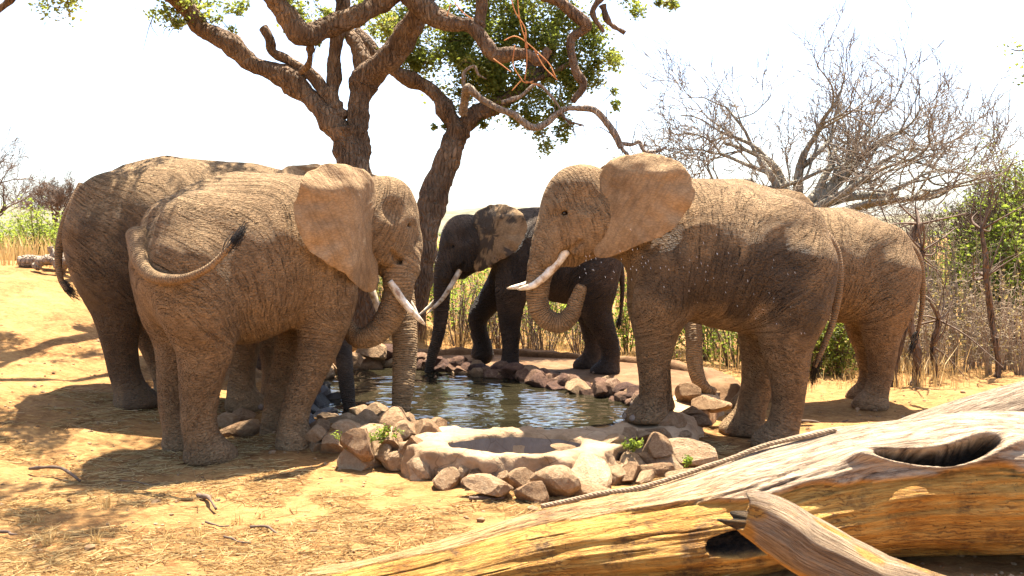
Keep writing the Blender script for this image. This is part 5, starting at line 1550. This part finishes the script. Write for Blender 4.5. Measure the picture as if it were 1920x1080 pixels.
def pebbles():
    r2 = np.random.default_rng(15)
    n = 2600
    X = r2.uniform(-6.5, 6.0, n); Y = 6.0 + 8.5 * r2.uniform(0, 1, n) ** 1.3
    m = (sdpoly(X, Y, POND) > 0.45) & ~((np.abs(X - 0.03) < 1.0) & (np.abs(Y - 9.4) < 0.85)) & (vnoise(np.stack([X * 1.1, Y * 1.4, X * 0], -1), 55) > -0.25) & (sdpoly(X, Y, APRON) > 0.2)
    X, Y = X[m], Y[m]
    Z = land(X, Y, True)
    bm2 = bmesh.new(); bmesh.ops.create_icosphere(bm2, subdivisions=1, radius=1.0)
    bv = np.array([v.co[:] for v in bm2.verts]); bf = np.array([[v.index for v in f.verts] for f in bm2.faces]); bm2.free()
    sz = r2.uniform(0.004, 0.016, len(X)) * (1 + 1.2 * (r2.uniform(0, 1, len(X)) > 0.94))
    P = np.stack([X, Y, Z + sz * 0.3], -1)
    V = P[:, None] + (bv[None] * (1 + r2.normal(0, 0.22, (len(X), len(bv), 1)))) * sz[:, None, None] * np.array([1.3, 1.1, 0.8])
    F = (bf[None] + (np.arange(len(X)) * len(bv))[:, None, None]).reshape(-1, 3)
    tag(obj('pebbles', mesh_np('pebbles', V.reshape(-1, 3), F, False), M['clod']), 'crumbs of earth and pebbles scattered over the trampled ground', 'pebbles', kind='stuff')
M['clod'] = mat_simple('earth_crumb', (0.12, 0.065, 0.03), (0.36, 0.23, 0.12), 2.0, 0.95, 0)
pebbles()
# little upright tufts in the foreground, one by one
tufts = [(200, 953, 9), (88, 1020, 8), (178, 1028, 8), (372, 1000, 6), (445, 975, 5), (490, 965, 5), (70, 975, 5), (545, 1000, 5), (610, 930, 4), (385, 935, 5), (320, 1010, 5)]
for k, (px, py, sz) in enumerate(tufts):
    g = hit(px, py)
    n = 26
    r2 = np.random.default_rng(600 + k)
    X = g[0] + r2.normal(0, 0.022, n); Y = g[1] + r2.normal(0, 0.022, n)
    o = blades('grass_tuft', X, Y, r2.uniform(0.05, 0.13, n) * sz / 7, 0.006, 700 + k, 'straw', 0.6)
    tag(o, 'small dry grass tuft standing on the sunlit trampled ground', 'grass tuft', 'dry tufts on the trampled ground')
# twigs, clods, pellets
def stick(label, a, b, r, seed):
    A = hit(*a); Bp = hit(*b)
    A[2] += r * 0.7; Bp[2] += r * 0.7
    V, Q, T = limb_mesh([A, A * 0.6 + Bp * 0.4 + np.array([0, 0.02, 0]), A * 0.3 + Bp * 0.7 + np.array([0, -0.015, 0]), Bp], r * 0.8, r * 0.4, 8, 0.10, 6, seed, 0.3)
    tag(obj('stick', mesh_np('stick', V, [Q, T]), M['twig']), label, 'stick', 'sticks on the ground')
for k, (lab, a, b, r) in enumerate([('bent brown stick lying on the straw left of the near elephant', (55, 882), (150, 905), 0.022), ('short knobby stick like a bone on the sunlit straw', (372, 932), (405, 958), 0.022), ('thin twig lying parallel to the log in the sunlit straw', (385, 980), (430, 988), 0.012),
                          ('crooked twig pointing at the fallen log', (470, 990), (540, 1008), 0.012), ('dark bit of bark lying in front of the boulders', (880, 938), (945, 936), 0.022), ('slim dark stick on the bare ground at the bottom left', (0, 1000), (32, 1005), 0.016), ('long thin root lying behind the rear feet of the wet-flanked elephant', (1490, 793), (1590, 790), 0.02),
                          ('thin straw-coloured stalk below the near elephant', (225, 902), (300, 908), 0.008), ('short twig standing out of the straw near the tufts', (420, 1008), (470, 1020), 0.012)]):
    stick(lab, a, b, r, 900 + k)
for k, (px, py, w) in enumerate([(408, 940, 12), (292, 943, 14), (200, 664, 6), (170, 812, 8), (60, 830, 7), (318, 847, 9), (1785, 765, 32), (1812, 768, 12), (1335, 868, 7), (1385, 866, 8), (1515, 805, 7), (560, 895, 7), (640, 905, 6), (250, 760, 6), (100, 700, 6), (340, 1030, 9), (680, 1000, 8), (130, 940, 8), (480, 900, 8), (760, 960, 8)]):
    g = hit(px, py)
    lab = 'crumbly brown dung clod on the sand behind the fallen log' if w == 32 else 'small loose clod on the trampled ground'
    o = rock((g[0], g[1], g[2] + 0.01), w / FPX * g[1] / 1.7, 'rock', lab, None if w == 32 else 'small clods on the ground')
    o.name = 'dung_clod' if w == 32 else 'clod'; o['category'] = 'clod'
# green weeds among the rocks
def weed(label, px, py, Y, n, h, seed):
    r2 = np.random.default_rng(seed)
    b = W(px, py, Y)
    root = empty('green_weed', tuple(b), 0, label, 'weed', 'weeds among the rocks')
    mb = MB(); P = []
    for k in range(n):
        e = np.array([r2.normal(0, 0.5) * h, r2.normal(0, 0.2) * h - 0.04, r2.uniform(0.4, 1.0) * h])
        C = catmull([np.zeros(3), e * 0.5 + r2.normal(0, 0.01, 3), e], 4)
        mb.tube(C, 0.003, 4, False)
        for q in C[2:]: P += [q + r2.normal(0, 0.014, 3) for _ in range(5)]
    tag(obj('stems', mb.mesh('stems'), M['twig'], root), kind='stuff')
    tag(obj('leaves', leaves_mesh('weed_leaves', np.array(P), 0.035, seed), M['leaf_bright'], root), kind='stuff')
weed('green leafy weed growing against the squarish tan block', 668, 845, 9.45, 12, 0.20, 1)
weed('sparse green weed in the middle of the left rock heap', 722, 828, 9.55, 7, 0.16, 2)
weed('grass-like green sprout by the upper rock of the right pile', 1182, 842, 9.2, 6, 0.10, 3)
weed('green leaf sprig on the smooth pale rock', 1288, 872, 9.0, 4, 0.07, 4)

def overhang():
    root = empty('leafy_twig', (0, 0, 0), 0, 'sparse leafy twig hanging into view at the right edge of the sky', 'twig')
    u = lambda x, y: W(x, y, 17.0)
    V, Q, T = limb_mesh([u(1990, 60), u(1950, 85), u(1915, 95), u(1895, 92)], 0.02, 0.008, 8, 0.05, 6, 4)
    obj('stem', mesh_np('stem', V, [Q, T]), M['twig'], root)
    r2 = np.random.default_rng(3)
    P = np.vstack([u(*q) + r2.normal(0, 0.11, (26, 3)) for q in ((1905, 92), (1925, 98), (1950, 88), (1918, 140), (1975, 80))])
    V, Q, T = limb_mesh([u(1950, 85), u(1935, 110), u(1916, 145)], 0.012, 0.005, 6, 0.05, 6, 6)
    obj('side_stem', mesh_np('stem', V, [Q, T]), M['twig'], root)
    tag(obj('leaves', leaves_mesh('twig_leaves', P, 0.08, 9), M['leaf'], root), kind='stuff')
overhang()
# ------------------------------------------------------------------ the fallen log in the foreground
def mat_log():
    nt = NT('weathered_log')
    g = nt.attr('along'); a = nt.attr('around'); shell = nt.attr('shell'); char_shade = nt.attr('char_shade')
    cv = nt.n('ShaderNodeCombineXYZ')
    nt.l(nt.math('MULTIPLY', g, 1.1), cv.inputs[0]); nt.l(nt.math('MULTIPLY', a, 19.0), cv.inputs[1])
    wz = nt.n('ShaderNodeTexNoise', Scale=1.6); wz.inputs['Detail'].default_value = 3
    nt.l(cv.outputs[0], wz.inputs['Vector'])
    wv = nt.n('ShaderNodeVectorMath', operation='MULTIPLY_ADD'); wv.inputs[1].default_value = (0.5, 1.1, 0)
    nt.l(wz.outputs['Color'], wv.inputs[0]); nt.l(cv.outputs[0], wv.inputs[2])
    grain = nt.noise(wv.outputs[0], 5.0, 7, 0.68)
    o = nt.coord('Object', warp=0.10, wscale=5)
    blot = nt.noise(o, 3.2, 5, 0.6)
    # beetle galleries: fine winding lines
    wavy = nt.n('ShaderNodeTexWave', wave_type='BANDS', bands_direction='Z')
    wavy.inputs['Scale'].default_value = 9.0; wavy.inputs['Distortion'].default_value = 9.0; wavy.inputs['Detail'].default_value = 3; wavy.inputs['Detail Scale'].default_value = 2.2
    nt.l(nt.coord('Object', scale=(0.55, 1, 1.4)), wavy.inputs['Vector'])
    gal = nt.math('MULTIPLY', nt.rmap(wavy.outputs['Fac'], 0.28, 0.10), nt.rmap(nt.noise(nt.coord('Object'), 2.2, 3), 0.48, 0.58))
    gold = nt.ramp(nt.math('ADD', nt.math('MULTIPLY', grain, 0.55), nt.math('MULTIPLY', blot, 0.45)), [(0.32, (0.17, 0.066, 0.012)), (0.43, (0.40, 0.180, 0.030)), (0.54, (0.56, 0.292, 0.062)), (0.68, (0.62, 0.39, 0.12))])
    gold = nt.mix(nt.math('MULTIPLY', gal, 0.75), gold, (0.17, 0.075, 0.018))
    gold = nt.mix(nt.rmap(nt.noise(o, 4.5, 6, 0.7), 0.53, 0.68, 0, 0.85), gold, (0.085, 0.042, 0.018))
    gold = nt.mix(nt.rmap(nt.noise(o, 38, 3, 0.6), 0.66, 0.74, 0, 0.9), gold, (0.05, 0.025, 0.012))
    pale = nt.ramp(grain, [(0.34, (0.09, 0.052, 0.030)), (0.44, (0.25, 0.165, 0.10)), (0.53, (0.40, 0.285, 0.18)), (0.68, (0.52, 0.40, 0.27))])
    col = nt.mix(shell, gold, pale)
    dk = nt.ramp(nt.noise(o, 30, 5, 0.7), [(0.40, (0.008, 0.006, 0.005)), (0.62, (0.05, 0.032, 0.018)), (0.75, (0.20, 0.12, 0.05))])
    col = nt.mix(char_shade, col, dk)
    n1 = nt.bump(grain, 0.07, 0.9)
    n1 = nt.bump(gal, 0.012, -0.8, n1)
    n1 = nt.bump(nt.noise(o, 45, 4, 0.7), 0.010, 0.5, n1)
    return nt.done(col, 0.75, n1, Specular_IOR_Level=0.25)
M['log'] = mat_log()

def wood_tube(tab, nlen, nseg, seed, feat=None, wide=1.0):
    """tab rows: X, Y, Z of the axis, radius; returns mesh data with wood attributes. angle 0 up, 90 deg towards -Y"""
    C = catmull(np.asarray(tab, float), max(2, nlen // (len(tab) - 1)))
    ax_, R = C[:, :3], C[:, 3]
    ph = np.linspace(0, 2 * PI, nseg, endpoint=False)
    arc = np.concatenate([[0], np.cumsum(np.linalg.norm(np.diff(ax_, axis=0), axis=1))])
    T = np.gradient(ax_, axis=0); T /= np.linalg.norm(T, axis=1)[:, None]
    up = np.array([0, 0, 1.0]) - T * T[:, 2:3]; up /= np.linalg.norm(up, axis=1)[:, None]
    fr = np.cross(up, T); fr = np.where((fr[:, 1:2] > 0), -fr, fr)
    PH, AR = np.meshgrid(ph, arc)
    rad = np.broadcast_to(R[:, None], PH.shape).copy()
    pn = np.stack([AR * 0.9, np.cos(PH) * 1.4, np.sin(PH) * 1.4], -1)
    pg = np.stack([AR * 0.8, np.cos(PH) * 7, np.sin(PH) * 7], -1)
    rad *= 1 + 0.10 * fbm(pn + seed, 3, seed) + 0.035 * fbm(pg + seed, 3, seed + 5)
    shell = np.zeros_like(rad); char_shade = np.zeros_like(rad)
    if feat is not None: rad, shell, char_shade = feat(ax_[:, 0][:, None] + 0 * PH, PH, AR, rad)
    V = ax_[:, None] + rad[..., None] * (np.cos(PH)[..., None] * up[:, None] + (np.sin(PH) * np.where(np.sin(PH) > 0, wide, 1.0))[..., None] * fr[:, None])
    n0, n1 = PH.shape
    ii = np.arange(n0 * n1).reshape(n0, n1)
    q = np.stack([ii[:-1], np.roll(ii[:-1], -1, 1), np.roll(ii[1:], -1, 1), ii[1:]], -1).reshape(-1, 4)
    Vf = np.vstack([V.reshape(-1, 3), ax_[0], ax_[-1]])
    c0, c1 = n0 * n1, n0 * n1 + 1
    t = np.vstack([np.stack([np.roll(ii[0], -1), ii[0], np.full(n1, c0)], -1), np.stack([ii[-1], np.roll(ii[-1], -1), np.full(n1, c1)], -1)])
    return Vf, q, t, arc, PH, AR, shell, char_shade
def wood_obj(name, data, parent, cyl=1.0):
    V, q, t, arc, PH, AR, shell, char_shade = data
    me = mesh_np(name, V, [q, t])
    e2 = lambda a_: np.concatenate([a_.ravel(), [0, 0]])
    attr(me, 'along', e2(AR)); attr(me, 'around', e2(np.abs(PH - PI) / PI * 0.7)); attr(me, 'shell', e2(shell)); attr(me, 'char_shade', e2(char_shade))
    return obj(name, me, M['log'], parent)

def build_log():
    root = empty('fallen_log', (0, 0, 0), 0, 'big weathered fallen log with a golden stripped side and a hollow knot', 'log')
    tab = [(-2.3, 6.30, -0.30, 0.15), (-1.7, 6.38, -0.20, 0.17), (-0.9, 6.50, -0.13, 0.195), (-0.35, 6.57, -0.04, 0.215), (0.15, 6.63, 0.06, 0.245), (0.70, 6.70, 0.13, 0.285), (1.25, 6.77, 0.20, 0.325), (1.65, 6.83, 0.27, 0.365),
           (2.0, 6.88, 0.34, 0.395), (2.45, 6.93, 0.41, 0.425), (3.0, 6.97, 0.44, 0.44), (3.8, 7.02, 0.45, 0.45), (5.2, 7.15, 0.45, 0.46), (6.6, 7.3, 0.45, 0.46)]
    def feat(X, PH, AR, rad):
        P = np.degrees(PH)
        w = vnoise(np.stack([X * 2.6, P * 0.02, X * 0], -1), 50); w2 = vnoise(np.stack([X * 9, P * 0.05, X * 0], -1), 51)
        # weathered outer shell above a ragged edge that runs down to the right
        edge = np.interp(X, [-2.3, -1.0, 0.2, 1.0, 1.6, 2.2, 2.8, 3.2, 3.8, 6.6], [14, 16, 20, 30, 46, 56, 57, 60, 72, 84]) + 5 * w + 2.2 * w2
        up_ = np.where(P > 180, 360 - P, P)
        back = P > 180
        sh = np.where(back, 1.0, smooth01(edge + 1.2, edge - 1.2, P))
        rad = rad + 0.026 * sh * smooth01(0.3, 1.6, X) + 0.012 * sh
        shell = sh * (0.45 + 0.55 * smooth01(0.6, 1.8, X))
        # long hollow with a rolled lip
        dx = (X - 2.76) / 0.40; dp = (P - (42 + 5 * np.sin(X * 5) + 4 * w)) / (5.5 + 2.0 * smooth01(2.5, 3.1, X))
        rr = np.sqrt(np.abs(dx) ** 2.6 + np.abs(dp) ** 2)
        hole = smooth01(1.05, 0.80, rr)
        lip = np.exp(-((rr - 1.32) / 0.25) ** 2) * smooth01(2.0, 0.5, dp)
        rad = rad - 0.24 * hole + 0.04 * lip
        char_shade = 0.93 * smooth01(1.10, 0.93, rr)  # shade inside the long hollow, painted in as dark colour
        # knuckle at the left end of the hollow
        rad = rad + 0.06 * np.exp(-(((X - 2.28) / 0.16) ** 2 + ((P - 36) / 10) ** 2))
        # burnt cavity low on the front
        dx = (X - 1.42) / 0.27; dp = (P - 84) / 13.0
        rr = np.sqrt(dx ** 2 + dp ** 2) + 0.28 * w2 + 0.2 * w
        hole = smooth01(1.05, 0.80, rr)
        rad = rad - 0.13 * hole * (1 + 0.4 * w2)
        char_shade = np.maximum(char_shade, smooth01(1.12, 0.9, rr))
        # long drying cracks on the shell
        for (x0, x1, p0, dpt) in ((0.6, 2.2, 30, 0.02), (1.4, 2.2, 52, 0.02), (3.0, 4.6, 62, 0.03), (3.2, 4.4, 47, 0.03), (2.0, 3.4, 18, 0.02), (3.4, 5.0, 30, 0.03)):
            c_ = p0 + 5 * np.sin(X * 2.1 + p0) + 2.5 * w
            m = np.exp(-((P - c_) / 0.9) ** 2) * smooth01(x0, x0 + 0.25, X) * smooth01(x1, x1 - 0.25, X)
            rad = rad - dpt * m
        rk = np.random.default_rng(77)
        for _ in range(34):
            x0 = rk.uniform(-1.2, 4.4); x1 = x0 + rk.uniform(0.25, 0.9); p0 = rk.uniform(2, 80)
            c_ = p0 + 4 * np.sin(X * 2.3 + p0) + 2.0 * w
            m = np.exp(-((P - c_) / 0.55) ** 2) * smooth01(x0, x0 + 0.15, X) * smooth01(x1, x1 - 0.15, X)
            rad = rad - rk.uniform(0.008, 0.02) * m
            char_shade = np.maximum(char_shade, 0.55 * m)  # cracks get a darker colour along their length
        return rad, np.clip(shell, 0, 1), np.clip(char_shade, 0, 1)
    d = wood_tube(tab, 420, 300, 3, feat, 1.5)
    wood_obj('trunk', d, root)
    # upper limb forking off behind on the right
    f2 = lambda X, PH, AR, rad: (rad, np.ones_like(rad), np.zeros_like(rad))
    wood_obj('limb', wood_tube([(2.5, 7.25, 0.50, 0.20), (3.1, 7.45, 0.66, 0.20), (3.7, 7.6, 0.80, 0.20), (4.4, 7.8, 0.96, 0.19), (5.4, 8.1, 1.15, 0.17)], 80, 80, 9, f2), root)
    # broken grey branch that juts up in front of it, out of focus
    broot = empty('broken_branch', (0, 0, 0), 0, 'broken brown branch with a split hollow end jutting up in front of the log', 'branch')
    def f3(X, PH, AR, rad):
        P = np.degrees(PH)
        w = vnoise(np.stack([AR * 5, np.cos(PH) * 2, np.sin(PH) * 2], -1), 61)
        rad = rad * (1 + 0.10 * w)
        sh = smooth01(-0.15, 0.25, w + 0.3 * np.cos(PH))
        return rad, sh * 0.85, 0.25 * smooth01(0.2, 0.5, w)
    data = wood_tube([W(1388, 958, 4.75).tolist() + [0.10], W(1440, 980, 4.72).tolist() + [0.13], W(1500, 1018, 4.68).tolist() + [0.138], W(1560, 1050, 4.62).tolist() + [0.132], W(1640, 1085, 4.56).tolist() + [0.115], W(1720, 1110, 4.5).tolist() + [0.105], (2.5, 4.35, 0.38, 0.10), (3.2, 4.2, 0.02, 0.14), (3.5, 4.15, -0.2, 0.16)], 120, 60, 14, f3)
    V = data[0]
    n1 = 60
    # ragged, hollow end: push the first rings out and in unevenly
    jag = 0.10 * vnoise(np.stack([np.cos(np.linspace(0, 2 * PI, n1, endpoint=False)) * 2.2, np.sin(np.linspace(0, 2 * PI, n1, endpoint=False)) * 2.2, np.zeros(n1)], -1), 5)
    dir_ = (V[n1:2 * n1].mean(0) - V[3 * n1:4 * n1].mean(0)); dir_ /= np.linalg.norm(dir_)
    for k, f in enumerate((1.0, 0.7, 0.4, 0.2)):
        V[k * n1:(k + 1) * n1] += dir_ * (jag * f)[:, None]
    V[-2] -= dir_ * 0.16
    data[7][0] = 0.9
    wood_obj('branch_wood', data, broot)
    # rope lying along the crest
    rroot = empty('rope', (0, 0, 0), 0, 'pale twisted rope lying along the back edge of the fallen log', 'rope')
    Xr = np.linspace(0.20, 2.27, 34)
    tb = np.array(tab)
    top = [np.array([x, np.interp(x, tb[:, 0], tb[:, 1]) + 0.10 + 0.03 * math.sin(x * 5), np.interp(x, tb[:, 0], tb[:, 2]) + np.interp(x, tb[:, 0], tb[:, 3]) * 1.04 + 0.022]) for x in Xr]
    # settle the rope on the real crest
    Vl = d[0][:-2]
    for p in top:
        m = (np.abs(Vl[:, 0] - p[0]) < 0.03) & (np.abs(Vl[:, 1] - p[1]) < 0.05)
        if m.any(): p[2] = Vl[m][:, 2].max() + 0.011
    C = catmull(np.array(top), 12)
    C[:, 2] = np.convolve(np.pad(C[:, 2], 12, mode='edge'), np.ones(25) / 25, 'valid')
    Tt, N, B = frames(C)
    arc = np.concatenate([[0], np.cumsum(np.linalg.norm(np.diff(C, axis=0), axis=1))])
    for k in range(3):
        a = arc * 75 + k * 2 * PI / 3
        S = C + 0.0085 * (np.cos(a)[:, None] * N + np.sin(a)[:, None] * B)
        V, Q, T = tube_arrays(S, 0.0095, 8)
        obj('strand', mesh_np('rope_strand', V, [Q, T]), M['rope'], rroot)
M['rope'] = mat_simple('rope_fibre', (0.20, 0.135, 0.078), (0.36, 0.26, 0.16), 40, 0.9, 0.003)
build_log()
